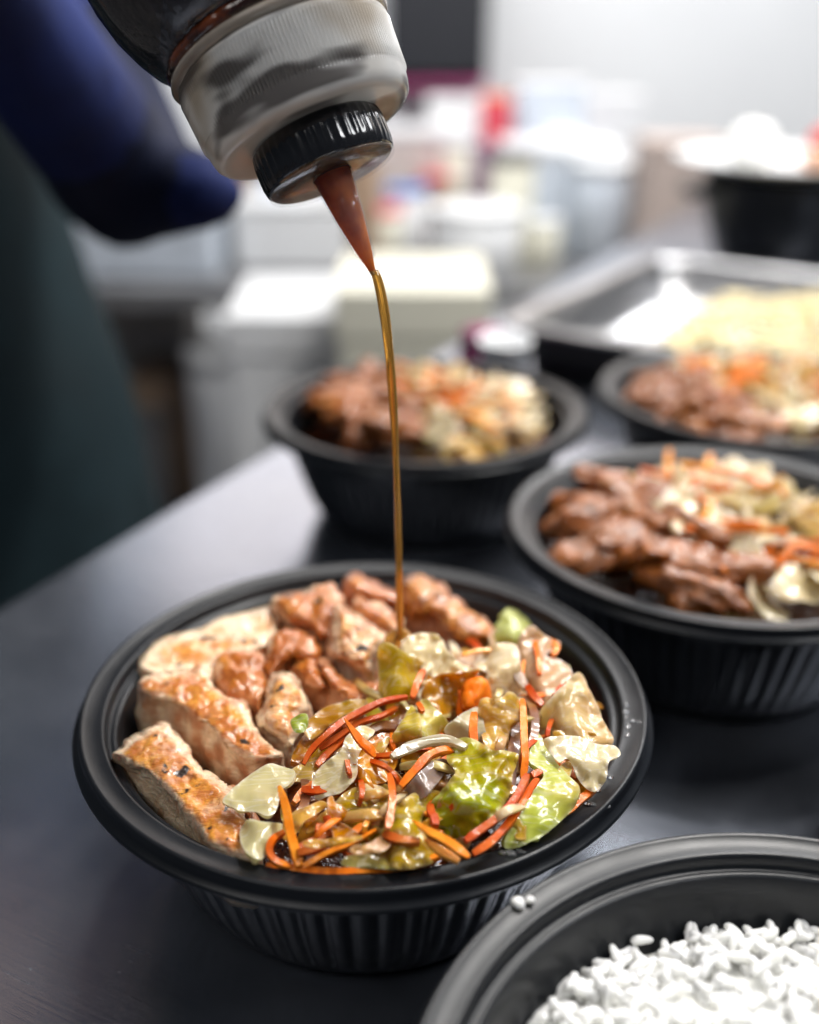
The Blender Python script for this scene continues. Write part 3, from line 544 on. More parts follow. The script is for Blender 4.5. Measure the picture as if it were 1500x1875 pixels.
def inside(p, poly):
    r = False
    for i in range(len(poly)):
        a, b = poly[i], poly[i-1]
        if (a[1] > p[1]) != (b[1] > p[1]) and p[0] < (b[0]-a[0])*(p[1]-a[1])/(b[1]-a[1])+a[0]: r = not r
    return r
cnt = 0
while cnt < 120:
    p = (random.uniform(540, 1090), random.uniform(1190, 1560))
    if not inside(p, veg): continue
    cnt += 1
    z = random.uniform(-5, 6.0)
    if cnt % 3 == 0:
        an = random.uniform(0, PI); L = random.uniform(25, 50)
        q = [(p[0]+math.cos(an)*t*L, p[1]+math.sin(an)*t*L*0.6+random.uniform(-6, 6)) for t in (-1, -0.3, 0.3, 1)]
        pts3 = np.array([tuple(at(x, y, R0+z*mm)) for x, y in q])
        place('carrot_strip', strip_np(pts3, [2.3*mm], 1.9*mm, 0.6), CARROT, 'sauce-stained carrot strip half buried under the top vegetables', 'carrot', (*random.choice([RD, DK, OR]), 1), 'buried carrot strips')
    else:
        L, wd, an, cv = random.uniform(38, 70), random.uniform(11, 20), random.choice([random.gauss(-0.6, 0.5), random.gauss(1.2, 0.6)]), random.uniform(-20, 20)
        up_, dn_ = [], []
        for t in (-1, -0.6, -0.1, 0.4, 0.8, 1.0):
            k = wd*math.sqrt(max(0.12, 1-0.85*t*t))*random.uniform(0.75, 1.2); off = cv*(1-t*t)
            x_, y_ = p[0]+math.cos(an)*t*L-math.sin(an)*off, p[1]+0.72*(math.sin(an)*t*L+math.cos(an)*off)
            up_.append((x_-math.sin(an)*k, y_+0.72*math.cos(an)*k)); dn_.append((x_+math.sin(an)*k, y_-0.72*math.cos(an)*k))
        c = random.choice([(0.84, 0.50, 0.10), (0.74, 0.30, 0.03), (0.80, 0.60, 0.18), (0.92, 0.74, 0.42), (0.93, 0.80, 0.52), (0.66, 0.56, 0.12)])
        place('cabbage_piece', sheet_np(up_+dn_[::-1], R0+z*mm, at_np, 5, 1.0*mm, random.uniform(1.5, 4)*mm, 1.8*mm, 1.5*mm, random.uniform(-6, 6)*mm/100, random.uniform(-11, -2)*mm/100), LEAF, 'sauce-stained cabbage strip tucked among the top vegetables', 'cabbage', (*c, random.uniform(0.1, 0.6)), 'tucked cabbage strips')
# thin carrot shreds woven through the vegetables
for i in range(34):
    p = (random.uniform(560, 1070), random.uniform(1200, 1550))
    if not inside(p, veg) or p[0] > 1010: continue
    an = random.choice([random.gauss(-0.5, 0.4), random.gauss(1.4, 0.5)]); L = random.uniform(25, 60); cv = random.uniform(-22, 22)
    q = [(p[0]+math.cos(an)*t*L-math.sin(an)*cv*(1-t*t), p[1]+(math.sin(an)*t*L+math.cos(an)*cv*(1-t*t))*0.75) for t in (-1, -0.4, 0.3, 1)]
    z = random.uniform(2, 8); pts3 = np.array([tuple(at(x, y, R0+(z+dz)*mm)) for (x, y), dz in zip(q, (-4, 1.5, 2, -4))])
    place('carrot_shred', strip_np(pts3, [0.9*mm, random.uniform(1.3, 2.0)*mm, 0.8*mm], random.uniform(0.8, 1.2)*mm, 1.4, taper=(0.5, 0.5)), CARROT, 'thin carrot shred woven between the cabbage of the foreground bowl', 'carrot', (*random.choice([OR, RD, RD, (0.74, 0.2, 0.01)]), 1), 'thin carrot shreds')
# pale wet shreds over the back half of the vegetables
for i in range(36):
    p = (random.uniform(640, 1050), random.uniform(1175, 1500) if i % 2 else random.uniform(1175, 1320))
    if not inside(p, veg) or p[0] > 1000: continue
    an = random.gauss(-0.2, 0.9); L = random.uniform(32, 62); z = random.uniform(5, 10)
    q = [(p[0]+math.cos(an)*t*L-math.sin(an)*cv*(1-t*t), p[1]+0.75*(math.sin(an)*t*L+math.cos(an)*cv*(1-t*t))) for cv in [random.uniform(-20, 20)] for t in (-1, -0.3, 0.3, 1)]
    pts3 = np.array([tuple(at(x, y, R0+(z+dz)*mm)) for (x, y), dz in zip(q, (-4, 1, 1.5, -4))])
    place('cabbage_shred', strip_np(pts3, [random.uniform(1.4, 3.2)*mm], random.uniform(0.9, 1.5)*mm, 1.2), LEAF, 'thin pale cabbage shred lying among the vegetables', 'cabbage', (*random.choice([(0.92, 0.74, 0.36), (0.88, 0.58, 0.24), (0.80, 0.70, 0.20)]), random.uniform(0.1, 0.4)), 'thin cabbage shreds')
# water drops and a sauce smear on the rim
def blob(r, h, seed, n=14):
    V, F = [], []
    V.append((0, 0, h))
    for i in range(1, 4):
        t = i/3*PI/2
        for j in range(n):
            a = 2*PI*j/n; k = 1+0.18*noise.noise(Vector((math.cos(a)*1.3, math.sin(a)*1.3, seed)))
            V.append((math.cos(a)*r*math.sin(t)*k, math.sin(a)*r*math.sin(t)*k, h*math.cos(t)))
    for j in range(n):
        F.append((0, 1+j, 1+(j+1) % n))
        for i in range(2): F.append((1+i*n+j, 1+(i+1)*n+j, 1+(i+1)*n+(j+1) % n, 1+i*n+(j+1) % n))
    F.append(tuple(1+2*n+j for j in range(n))[::-1])
    return mesh('water_drop', V, F)
DM = [blob(1, 0.55, s) for s in (1.1, 5.2, 9.4)]
drops = [(1086, 1268, 1.5), (1090, 1276, 1.0), (1088, 1246, 1.2)]
for m_ in DM: m_.materials.append(DROP)
for px, py, r in [(1148, 1290, .7), (1146, 1303, .8), (1147, 1312, .6), (1150, 1329, .9), (1149, 1345, .7), (1160, 1320, .8), (1171, 1324, 1.1), (1176, 1321, .6), (1118, 1423, .9), (1096, 1446, .8), (1076, 1470, 1.3), (1084, 1473, 1.0), (1113, 1477, .9), (1106, 1476, .6), (998, 1523, 1.0), (992, 1528, .7), (951, 1559, .9), (935, 1563, 1.2), (920, 1562, .9), (960, 1562, .7), (1102, 1431, .6)]:
    p = at(px, py, 0.0629); w = random.uniform(0.8, 1.6)
    tag(link('water_drop', random.choice(DM), None, None, p, (0, 0, random.random()*6), (r*mm*w, r*mm, r*mm)), 'tiny clear drop on the right rim of the foreground bowl', 'drop', 'drops on the foreground bowl rim')

# ------------------------------------------------------------------ rice
GR = []
for s in range(5):
    V, F, n, K = [], [], 8, 9
    for i in range(K+1):
        t = 0.5-0.5*math.cos(PI*i/K); x = (t-0.5)*6.2*mm; r = 1.36*mm*max(0.004, 1-abs(2*t-1)**2.8)**0.5*(1+0.10*math.sin(s*2+6*t)); bz = (0.2+0.2*s)*mm*math.cos((t-0.5)*PI)
        for j in range(n):
            a = 2*PI*j/n; V.append((x, r*1.1*math.cos(a), r*0.9*math.sin(a)+bz))
    for i in range(K):
        for j in range(n): F.append((i*n+j, i*n+(j+1) % n, (i+1)*n+(j+1) % n, (i+1)*n+j))
    m_ = mesh('rice_grain', V, [f[::-1] for f in F]); m_.materials.append(RICE); GR.append(m_)
RC = BOWLS['rice']
def riceh(x, y):
    r = math.hypot(x, y)
    return 0.0448 + 0.011*(1-(r/0.078)**2) + 0.004*noise.noise(Vector((x*60, y*60, 2)))
stuffV, stuffF = [], []
gv = np.array([v.co[:] for v in GR[1].vertices]); gf = [tuple(p.vertices) for p in GR[1].polygons]
k = 0; tries = 0; ind = 0
while k < 3200 and tries < 20000:
    tries += 1
    an = random.random()*2*PI; r = 0.0748*math.sqrt(random.random()); x, y = r*math.cos(an), r*math.sin(an)
    dz = random.uniform(-0.005, 0.002)
    M4 = Matrix.Translation((RC.x+x, RC.y+y, riceh(x, y)+dz)) @ Matrix.Rotation(random.random()*2*PI, 4, 'Z') @ Matrix.Rotation(random.gauss(0, 0.35), 4, 'Y') @ Matrix.Rotation(random.random()*6, 4, 'X')
    k += 1
    if ind < 290 and dz > -0.0022 and y > -0.012 and x < 0.06 and x > -0.075:
        ind += 1; o = link('rice_grain', random.choice(GR)); o.matrix_world = M4
        tag(o, 'single white cooked rice grain on top of the rice heap', 'rice', 'rice grains on the heap')
    else:
        b0 = len(stuffV)*len(gv)
        stuffV.append(np.array([(M4 @ Vector(v))[:] for v in gv])); stuffF += [tuple(i+b0 for i in f) for f in gf]
sv = np.vstack(stuffV) - np.array([RC.x, RC.y, 0])
me = mesh('cooked_rice', sv, stuffF); me.materials.append(RICE)
kind(tag(link('cooked_rice', me, None, None, RC), 'heap of white cooked rice filling the corner bowl', 'rice'), 'stuff')
# rice core under the grains
V, F = lathe([(0.0003, 0.0550), (0.03, 0.0535), (0.055, 0.0490), (0.0730, 0.0430), (0.0733, 0.036)], 48)
me = mesh('rice_core', V, F); me.materials.append(RICE)
co = link('rice_core', me, None, None, RC); kind(tag(co, 'lower packed rice inside the corner bowl', 'rice'), 'stuff')
for px, py, r in [(948, 1655, 1.4), (971, 1649, 0.9)]:
    tag(link('rice_crumb', GR[2], None, None, at(px, py, 0.064), (0, 0, px), (0.45*r, 0.7*r, 0.7*r)), 'tiny rice crumb stuck on the rice bowl rim', 'rice', 'rice crumbs on the rim')

# ------------------------------------------------------------------ food of the blurred bowls
def flat(P, zz): return np.c_[P, zz]
GEN = []
for s in range(6):
    q = [(math.cos(t)*random.uniform(9, 16)*mm, math.sin(t)*random.uniform(7, 12)*mm) for t in np.linspace(0, 2*PI, 8, endpoint=False)]
    V, F, A = sheet_np(q, 0, flat, 1.6*mm, 1.2*mm, random.uniform(-5, 5)*mm, 3*mm, 3*mm)
    m_, c = origin_mesh('cabbage_piece', V, F, A); m_.materials.append(LEAF); GEN.append(m_)
GCH = []
for s in range(5):
    q = [(math.cos(t)*random.uniform(11, 17)*mm, math.sin(t)*random.uniform(6, 10)*mm) for t in np.linspace(0, 2*PI, 8, endpoint=False)]
    V, F, A = chunk_np(q, 0, flat, 1.5*mm, 8*mm, 3*mm, 0.0019, mm=1.0, freq=170)
    m_, c = origin_mesh('chicken_piece', V, F, A); m_.materials.append(CHICKEN); GCH.append(m_)
GCA = []
for s in range(5):
    P3 = np.array([(t*22*mm, random.uniform(-7, 7)*mm, random.uniform(0, 5)*mm) for t in (-1, -0.4, 0.3, 1)])
    V, F, A = strip_np(P3, [2.6*mm], 2.0*mm, 0.8)
    m_, c = origin_mesh('carrot_strip', V, F, A); m_.materials.append(CARROT); GCA.append(m_)
WHERE = dict(right='in the blurred bowl nearest behind the sauced one', back='in the bowl behind the sauce stream', far='in the farthest right bowl beside the tray')
for k in ('right', 'back', 'far'):
    B = BOWLS[k]; div = dict(right=-0.024, back=-0.014, far=-0.030)[k]
    n = 0
    nn = [0, 0, 0]
    for i in range(400):
        an = random.random()*2*PI; r = 0.070*math.sqrt(random.random()); x, y = r*math.cos(an), r*math.sin(an)
        sl = x + 0.25*y
        h = 0.054+0.013*(1-(r/0.075)**2)
        if sl < div:
            if nn[0] >= 18: continue
            nn[0] += 1
            o = link('chicken_piece', random.choice(GCH), None, None, (B.x+x*0.92, B.y+y*0.92, h-0.006+random.uniform(0, 0.006)), (random.gauss(0, 0.25), random.gauss(0, 0.25), random.random()*6), (1.5, 1.15, 0.95))
            o.color = (random.uniform(0.75, 1.2), random.uniform(-0.05, 0.25), 0.0, 1)
            tag(o, 'dark glazed chicken piece '+WHERE[k], 'chicken', 'chicken '+WHERE[k])
        elif i % 4 == 0:
            if nn[1] >= 22: continue
            nn[1] += 1
            o = link('carrot_strip', random.choice(GCA), None, None, (B.x+x*0.72, B.y+y*0.72, h+0.001+random.uniform(0, 0.006)), (random.gauss(0, 0.12), random.gauss(0, 0.12), random.random()*6)); o.color = (*random.choice([OR, OR, (0.8, 0.26, 0.03)]), 1)
            tag(o, 'orange carrot strip '+WHERE[k], 'carrot', 'carrots '+WHERE[k])
        elif i % 4 in (1, 2):
            if nn[2] >= 60: continue
            nn[2] += 1
            o = link('cabbage_piece', random.choice(GEN), None, None, (B.x+x*0.92, B.y+y*0.92, h-0.004+random.uniform(0, 0.009)), (random.gauss(0, 0.4), random.gauss(0, 0.4), random.random()*6)); o.color = (*random.choice([CREAM, CREAM, (0.92, 0.66, 0.34), (0.94, 0.84, 0.58), (0.90, 0.60, 0.22)]), random.uniform(-0.1, 0.25))
            tag(o, 'pale cabbage piece '+WHERE[k], 'cabbage', 'cabbage '+WHERE[k])
    me = mesh('sauce_pool', *lathe([(0.0003, 0.040), (0.04, 0.040), (0.0738, 0.0395)], 64)); me.materials.append(SAUCE)
    tag(link('sauce_pool', me, None, None, B), 'brown sauce under the food '+WHERE[k], 'sauce')

# ------------------------------------------------------------------ sauce bottle
TIP = aty(686, 505, 0.3115)
c_, s_ = math.cos(PITCH), math.sin(PITCH)
CR, CU, CF = Vector((1, 0, 0)), Vector((0, s_, c_)), Vector((0, c_, -s_))
tilt, toward = math.radians(23.0), math.radians(-3)
dax = (CR*math.sin(tilt)*math.cos(toward) - CU*math.cos(tilt)*math.cos(toward) - CF*math.sin(toward)).normalized()   # towards the tip
zax = -dax; xax = zax.cross(Vector((0, -1, 0))).normalized(); yax = zax.cross(xax)
BM = Matrix((xax, yax, zax)).transposed().to_4x4(); BM.translation = TIP
bottle = thing('squeeze_bottle', 'tilted squeeze bottle of dark sauce with ribbed clear cap', 'bottle'); bottle.matrix_world = BM
M = NT('bottle_body'); v = M.coord(); tc = M.add('ShaderNodeTexCoord'); sp = M.add('ShaderNodeSeparateXYZ'); M.l.new(tc.outputs['Object'], sp.inputs[0])
st = M.noise(14, 4, 0.6, M.coord((14, 14, 1.0))); n = M.noise(30, 4, 0.6, v)
M.set(Base_Color=M.mix(M.rng(st, 0.45, 0.75), (0.007, 0.006, 0.009), (0.022, 0.018, 0.024)), Roughness=M.rng(n, 0.3, 0.7, 0.12, 0.3), Coat_Weight=0.6, Coat_Roughness=0.06, Normal=M.bump(st, 0.5, 0.004))
BODY = M.m
M = NT('milky_plastic'); v = M.coord(); n = M.noise(26, 3, 0.5, v, 0.3); n2 = M.noise(34, 2, 0.4, M.coord((1.0, 1.0, 3.4)), 0.2)
c = M.mix(M.rng(n, 0.45, 0.72), (0.90, 0.90, 0.89), (0.50, 0.41, 0.30)); c = M.mix(M.math('MULTIPLY', M.rng(n2, 0.48, 0.62), 0.85), c, (0.07, 0.055, 0.05))
M.set(Base_Color=c, Roughness=0.25, Subsurface_Weight=0.2, Subsurface_Radius=(0.003, 0.003, 0.003), Subsurface_Scale=1.0, Coat_Weight=0.4, Coat_Roughness=0.1)
tr = M.add('ShaderNodeBsdfTranslucent'); M.l.new(c, tr.inputs[0]); mx = M.add('ShaderNodeMixShader'); mx.inputs[0].default_value = 0.5; M.l.new(M.b.outputs[0], mx.inputs[1]); M.l.new(tr.outputs[0], mx.inputs[2]); M.l.new(mx.outputs[0], M.out.inputs[0])
MILKY = M.m
GLOSSBLACK = simple('glossy_black_plastic', (0.012, 0.012, 0.014), 0.16, 0, 0.6, 0.2, 40)
M = NT('clear_nozzle_plastic'); v = M.coord(); M.set(Base_Color=M.mix(M.noise(120, 3, 0.5, v), (0.35, 0.34, 0.32), (0.45, 0.44, 0.42)), Roughness=0.08)
tp = M.add('ShaderNodeBsdfTransparent'); mx = M.add('ShaderNodeMixShader'); mx.inputs[0].default_value = 0.10; M.l.new(tp.outputs[0], mx.inputs[1]); M.l.new(M.b.outputs[0], mx.inputs[2]); M.l.new(mx.outputs[0], M.out.inputs[0])
NOZ = M.m
M = NT('amber_sauce_in_nozzle'); v = M.coord(); c = M.mix(M.rng(M.noise(90, 3, 0.5, v), 0.35, 0.65), (0.36, 0.055, 0.001), (0.74, 0.20, 0.003)); M.set(Base_Color=c, Roughness=0.2, Specular_IOR_Level=0.2)
tr = M.add('ShaderNodeBsdfTranslucent'); M.l.new(c, tr.inputs[0]); mx = M.add('ShaderNodeMixShader'); mx.inputs[0].default_value = 0.55; M.l.new(M.b.outputs[0], mx.inputs[1]); M.l.new(tr.outputs[0], mx.inputs[2]); M.l.new(mx.outputs[0], M.out.inputs[0])
INNER = M.m
GREY = simple('grey_bottle_plastic', (0.42, 0.40, 0.37), 0.3, 0, 0.5, 0.08, 30)
def bp(name, prof, mat, n=96, mod=None, parent=None, label=None):
    o = link(name, mesh(name, *lathe(prof, n, mod)), mat, parent or bottle)
    if label: o['label'] = label
    return o
nz = bp('nozzle', [(0.0009, 0.0002), (0.0013, 0.0), (0.0017, 0.0004), (0.0019, 0.0045), (0.0027, 0.0052), (0.0045, 0.018), (0.0062, 0.0305), (0.0057, 0.0305), (0.0041, 0.018), (0.0022, 0.0055), (0.0011, 0.004), (0.0009, 0.0002)], NOZ, 48)
bp('sauce_core', [(0.0003, 0.0001), (0.0008, 0.0003), (0.0012, 0.0030), (0.0020, 0.0062), (0.0040, 0.018), (0.0056, 0.031), (0.0003, 0.031)], INNER, 40, None, nz, 'amber sauce inside the nozzle')
def colmod(r, z, a, i): return r*(1+0.012*max(-0.3, math.cos(44*a))) if 0.034 < z < 0.0425 and r > 0.018 else r
bp('collar', [(0.0060, 0.0312), (0.0185, 0.0312), (0.0196, 0.0322), (0.0198, 0.0345), (0.0198, 0.036), (0.0198, 0.038), (0.0198, 0.0405), (0.0196, 0.0428), (0.0186, 0.0437), (0.0120, 0.0440)], GLOSSBLACK, 264, colmod, None, 'glossy black screw collar')
bp('collar_disc', [(0.0060, 0.0309), (0.0060, 0.0300), (0.0178, 0.0300), (0.0192, 0.0304), (0.0195, 0.0311), (0.0180, 0.0311), (0.0060, 0.0309)], NOZ, 96, None, None, 'clear disc around the nozzle root')
NB = 176
def capmod(r, z, a, i): return r + (0.0005*math.cos(NB*a) if 0.0502 < z < 0.0645 else 0)
bp('cap', [(0.0100, 0.0442), (0.0220, 0.0440), (0.0245, 0.0436), (0.0270, 0.0434), (0.0288, 0.0438), (0.0299, 0.0450), (0.0304, 0.0468), (0.0307, 0.0488), (0.0309, 0.0500), (0.0310, 0.0505), (0.0312, 0.0550), (0.0315, 0.0600), (0.0318, 0.0640), (0.0319, 0.0650), (0.0321, 0.0656), (0.0318, 0.0664), (0.0305, 0.0666)], MILKY, NB*6, capmod, None, 'milky ribbed screw cap stained by sauce')
bp('neck_ring', [(0.0305, 0.0667), (0.0326, 0.0673), (0.0332, 0.0684), (0.0329, 0.0695), (0.0315, 0.0700)], clear('clear_ring', (0.7, 0.6, 0.5), 0.12, 0.5, 1.45), 128)
bp('sauce_drip_ring', [(0.0315, 0.0701), (0.0327, 0.0708), (0.0330, 0.0722), (0.0322, 0.0735)], SAUCE, 160, lambda r, z, a, i: r*(1+0.012*noise.noise(Vector((math.cos(a)*9, math.sin(a)*9, z*300)))), None, 'sauce smear around the bottle neck')
bp('bottle_body', [(0.0317, 0.0734), (0.0336, 0.0745), (0.0360, 0.0770), (0.0390, 0.0820), (0.0420, 0.0890), (0.0440, 0.0970), (0.0450, 0.1050), (0.0455, 0.113), (0.0456, 0.118)], BODY, 160, lambda r, z, a, i: r*(1+0.004*noise.noise(Vector((math.cos(a)*7, math.sin(a)*7, z*20)))), None, 'dark sauce seen through the bottle wall')
bp('bottle_wall', [(0.0456, 0.1182), (0.0457, 0.125), (0.0457, 0.240), (0.0445, 0.250), (0.0400, 0.254), (0.0003, 0.254)], GREY, 96, None, None, 'grey empty upper part of the bottle')
# the falling stream: a thin ballistic thread from the nozzle to the food
LAND = at(732, 1165, R0+0.014)
pts = []
for i in range(15):
    t = i/14; x = TIP.x + (LAND.x-TIP.x)*(1-(1-t)**2.0)*1.0; y = TIP.y + (LAND.y-TIP.y)*(1-(1-t)**2.0)
    pts.append((x, y, TIP.z + 0.0015 + (LAND.z-0.004-TIP.z)*(0.25*t+0.75*t*t)))
C = resample(catmull(np.array(pts), 6, False), 0.0012, False); n = len(C); V, F = [], []
for i, p in enumerate(C):
    t = i/(n-1); r = 0.00135*(1-0.30*t)*(1+0.07*math.sin(i*0.23)+0.05*noise.noise(Vector((i*0.2, 0, 3))))*(1 if i < n-5 else 1+0.35*(i-(n-5)))
    for j in range(14):
        a = 2*PI*j/14; V.append((p[0]+math.cos(a)*r*(1+0.15*math.sin(i*0.09)), p[1]+math.sin(a)*r, p[2]))
for i in range(n-1):
    for j in range(14): F.append((i*14+j, (i+1)*14+j, (i+1)*14+(j+1) % 14, i*14+(j+1) % 14))
F.append(tuple(range(14))); F.append(tuple((n-1)*14+j for j in range(14))[::-1])
me, c = origin_mesh('sauce_stream', np.array(V), F); me.materials.append(AMBER)
tag(link('sauce_stream', me, None, None, c), 'thin amber stream of sauce falling from the nozzle into the bowl', 'sauce')

V, F, A_ = sheet_np([(704, 1168), (716, 1154), (736, 1150), (754, 1160), (764, 1180), (752, 1202), (738, 1222), (724, 1206), (706, 1190)], LAND.z-0.0025, at_np, 3.5, 0.0016, 0.0022, 0.0012, 0.0005, 0, -7*mm/100)
me, c = origin_mesh('sauce_puddle', V, F, A_); me.materials.append(AMBER)
tag(link('sauce_puddle', me, None, None, c), 'glossy amber sauce spreading where the stream lands', 'sauce')
# ------------------------------------------------------------------ person tilting the bottle
def capsule(bm, p, q, r0, r1, sq=(1, 1), n=16):
    p, q = Vector(p), Vector(q); d = (q-p).normalized(); ref = Vector((0, 0, 1)) if abs(d.z) < 0.9 else Vector((0, 1, 0))
    s = d.cross(ref).normalized(); u = s.cross(d); rings = []
    def ring(c, r): return [bm.verts.new(c + s*math.cos(2*PI*j/n)*r*sq[0] + u*math.sin(2*PI*j/n)*r*sq[1]) for j in range(n)]
    prof = [(p-d*r0*0.95, r0*0.3), (p-d*r0*0.7, r0*0.71), (p, r0)] + [(p.lerp(q, k/4), r0+(r1-r0)*k/4) for k in (1, 2, 3)] + [(q, r1), (q+d*r1*0.7, r1*0.71), (q+d*r1*0.95, r1*0.3)]
    R = [ring(c, r) for c, r in prof]
    for a, b in zip(R, R[1:]):
        for j in range(n): bm.faces.new((a[j], a[(j+1) % n], b[(j+1) % n], b[j]))
    bm.faces.new(R[0][::-1]); bm.faces.new(R[-1])
def remesh(name, build, voxel, smooth=6):
    bm = bmesh.new(); build(bm); bmesh.ops.recalc_face_normals(bm, faces=bm.faces)
    m0 = bpy.data.meshes.new('tmp'); bm.to_mesh(m0); bm.free(); o = bpy.data.objects.new('tmp', m0); COL.objects.link(o)
    r = o.modifiers.new('r', 'REMESH'); r.mode = 'VOXEL'; r.voxel_size = voxel
    s = o.modifiers.new('s', 'SMOOTH'); s.factor = 0.5; s.iterations = smooth
    dg = bpy.context.evaluated_depsgraph_get(); m = bpy.data.meshes.new_from_object(o.evaluated_get(dg)); m.name = name
    bpy.data.objects.remove(o); bpy.data.meshes.remove(m0)
    m.polygons.foreach_set('use_smooth', [True]*len(m.polygons)); return m
hand_c = TIP + zax*0.205
side = (Vector((-0.75, 0.62, 0.1)) - zax*Vector((-0.75, 0.62, 0.1)).dot(zax)).normalized()   # from the bottle towards the palm
tang = zax.cross(side).normalized()
palm = hand_c + side*0.060
wrist = hand_c + side*0.115 + Vector((-0.01, 0.02, -0.02))
elbow = aty(225, 318, 0.68); shoulder = aty(-10, -190, 0.86)
hipc = Vector((-0.430, 0.835, 0.0))
def body(bm):
    capsule(bm, hipc+Vector((0, 0, -0.06)), hipc+Vector((-0.03, 0.03, 0.14)), 0.165, 0.150, (1.0, 0.85))
    capsule(bm, hipc+Vector((-0.03, 0.03, 0.12)), (-0.56, 0.93, 0.44), 0.145, 0.155, (1.0, 0.8))
    capsule(bm, (-0.44, 0.88, 0.50), (-0.76, 1.02, 0.50), 0.075, 0.075)
    capsule(bm, (-0.58, 0.94, 0.52), (-0.56, 0.92, 0.64), 0.065, 0.06)
    capsule(bm, (-0.55, 0.90, 0.68), (-0.53, 0.87, 0.80), 0.078, 0.088)
    capsule(bm, (-0.505, 0.815, 0.725), (-0.498, 0.805, 0.715), 0.016, 0.012)      # nose
    capsule(bm, shoulder, elbow, 0.055, 0.046); capsule(bm, elbow, wrist, 0.042, 0.027); capsule(bm, elbow+Vector((0, 0, -0.004)), aty(385, 352, 0.60), 0.040, 0.020)
    capsule(bm, (-0.76, 1.02, 0.50), (-0.86, 0.98, 0.22), 0.060, 0.048); capsule(bm, (-0.86, 0.98, 0.22), (-0.74, 0.80, 0.06), 0.045, 0.032); capsule(bm, (-0.74, 0.80, 0.06), (-0.70, 0.75, 0.03), 0.036, 0.024)
    for s in (-1, 1):
        hp = hipc + Vector((0.095*s, 0.03*s, -0.12)); kn = hp + Vector((0.0, -0.02, -0.38)); an = kn + Vector((0, 0.02, -0.36))
        capsule(bm, hp, kn, 0.095, 0.062); capsule(bm, kn, an, 0.058, 0.042); capsule(bm, an+Vector((0, 0.02, -0.015)), an+Vector((0.05, -0.13, -0.028)), 0.036, 0.030)
    # the hand closed around the bottle
    capsule(bm, wrist, palm, 0.028, 0.030)
    capsule(bm, palm+zax*0.028, palm-zax*0.030, 0.021, 0.019)
    for f, (off, ln) in enumerate([(0.034, 2.5), (0.012, 2.75), (-0.011, 2.6), (-0.033, 2.1)]):
        prev = None
        for k in range(5):
            th = 0.25 + ln*k/4; rr = 0.0585-0.001*k
            p = hand_c + zax*(off+0.002*k) + side*math.cos(th)*rr + tang*math.sin(th)*rr
            if prev is not None: capsule(bm, prev, p, 0.0105-0.0007*k, 0.0100-0.0007*k, n=10)
            prev = p
    prev = None
    for k in range(4):
        th = -0.35-1.55*k/3; p = hand_c + zax*(-0.018-0.006*k) + side*math.cos(th)*0.060 + tang*math.sin(th)*0.060
        if prev is not None: capsule(bm, prev, p, 0.0135-0.0008*k, 0.0125-0.0008*k, n=10)
        prev = p
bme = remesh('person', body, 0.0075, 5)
BLUE = simple('royal_blue_cotton', (0.012, 0.022, 0.10), 0.85, 0, 0.2, 0.25, 14, 0.2); TROU = simple('dark_trousers', (0.012, 0.016, 0.020), 0.85, 0, 0.2, 0.2, 20, 0.1)
SKIN = simple('skin', (0.52, 0.31, 0.22), 0.5, 0, 0.4, 0.06, 30); GLOVE = simple('black_glove', (0.02, 0.02, 0.024), 0.4, 0, 0.5, 0.1, 50, 0.1); HAIR = simple('dark_hair', (0.02, 0.015, 0.012), 0.5, 0, 0.4, 0.2, 60, 0.4)
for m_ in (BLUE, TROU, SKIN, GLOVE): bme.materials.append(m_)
bme.materials.append(simple('sleeve_shade_dark', (0.008, 0.011, 0.030), 0.85, 0, 0.2, 0.2, 14, 0.2)); bme.materials.append(simple('sleeve_shade_mid', (0.012, 0.020, 0.085), 0.85, 0, 0.2, 0.2, 14, 0.2))  # shade on the blue sleeve, painted as two darker tones around the elbow
for p in bme.polygons:
    c = p.center
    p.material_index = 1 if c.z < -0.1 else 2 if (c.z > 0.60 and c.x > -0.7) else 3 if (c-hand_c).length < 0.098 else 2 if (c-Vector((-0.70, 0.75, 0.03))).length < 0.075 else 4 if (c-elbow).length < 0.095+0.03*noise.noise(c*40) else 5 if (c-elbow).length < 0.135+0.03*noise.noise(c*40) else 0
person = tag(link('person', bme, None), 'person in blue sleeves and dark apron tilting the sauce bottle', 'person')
# apron: a shell in front of the torso and hips
APRON = simple('dark_apron', (0.008, 0.017, 0.021), 0.85, 0, 0.15, 0.25, 9, 0.2)
V, F = [], []; nz_, na = 26, 30
for i in range(nz_):
    t = i/(nz_-1); z = -0.55+0.97*t
    cx, cy = (hipc.x-0.02*max(0, z)/0.14-0.2*max(0, z-0.14)), (hipc.y+0.02*max(0, z)/0.14+0.12*max(0, z-0.14))
    rx = 0.200-0.020*sm(z, -0.05, 0.12)+0.006*sm(z, 0.12, 0.3)+0.05*sm(-z, 0.0, 0.5); ry = 0.178-0.02*sm(z, -0.05, 0.15)+0.05*sm(-z, 0, 0.5)
    for j in range(na):
        a = -PI*0.98 + (PI*1.16)*j/(na-1); k = 1+0.02*math.sin(a*9+z*6)*sm(-z, -0.2, 0.2)
        V.append((cx+rx*math.cos(a)*k, cy+ry*math.sin(a)*k, z))
for i in range(nz_-1):
    for j in range(na-1): F.append((i*na+j, i*na+j+1, (i+1)*na+j+1, (i+1)*na+j))
ap = link('apron', mesh('apron', V, F), APRON, person); sol = ap.modifiers.new('t', 'SOLIDIFY'); sol.thickness = 0.003; ap['label'] = 'dark apron over the torso'
V, F = lathe([(0.0003, 0.100), (0.05, 0.092), (0.083, 0.060), (0.098, 0.0), (0.094, -0.05), (0.088, -0.05), (0.09, 0.0)], 40)
link('hair', mesh('hair', V, F), HAIR, person, (-0.545, 0.895, 0.80))

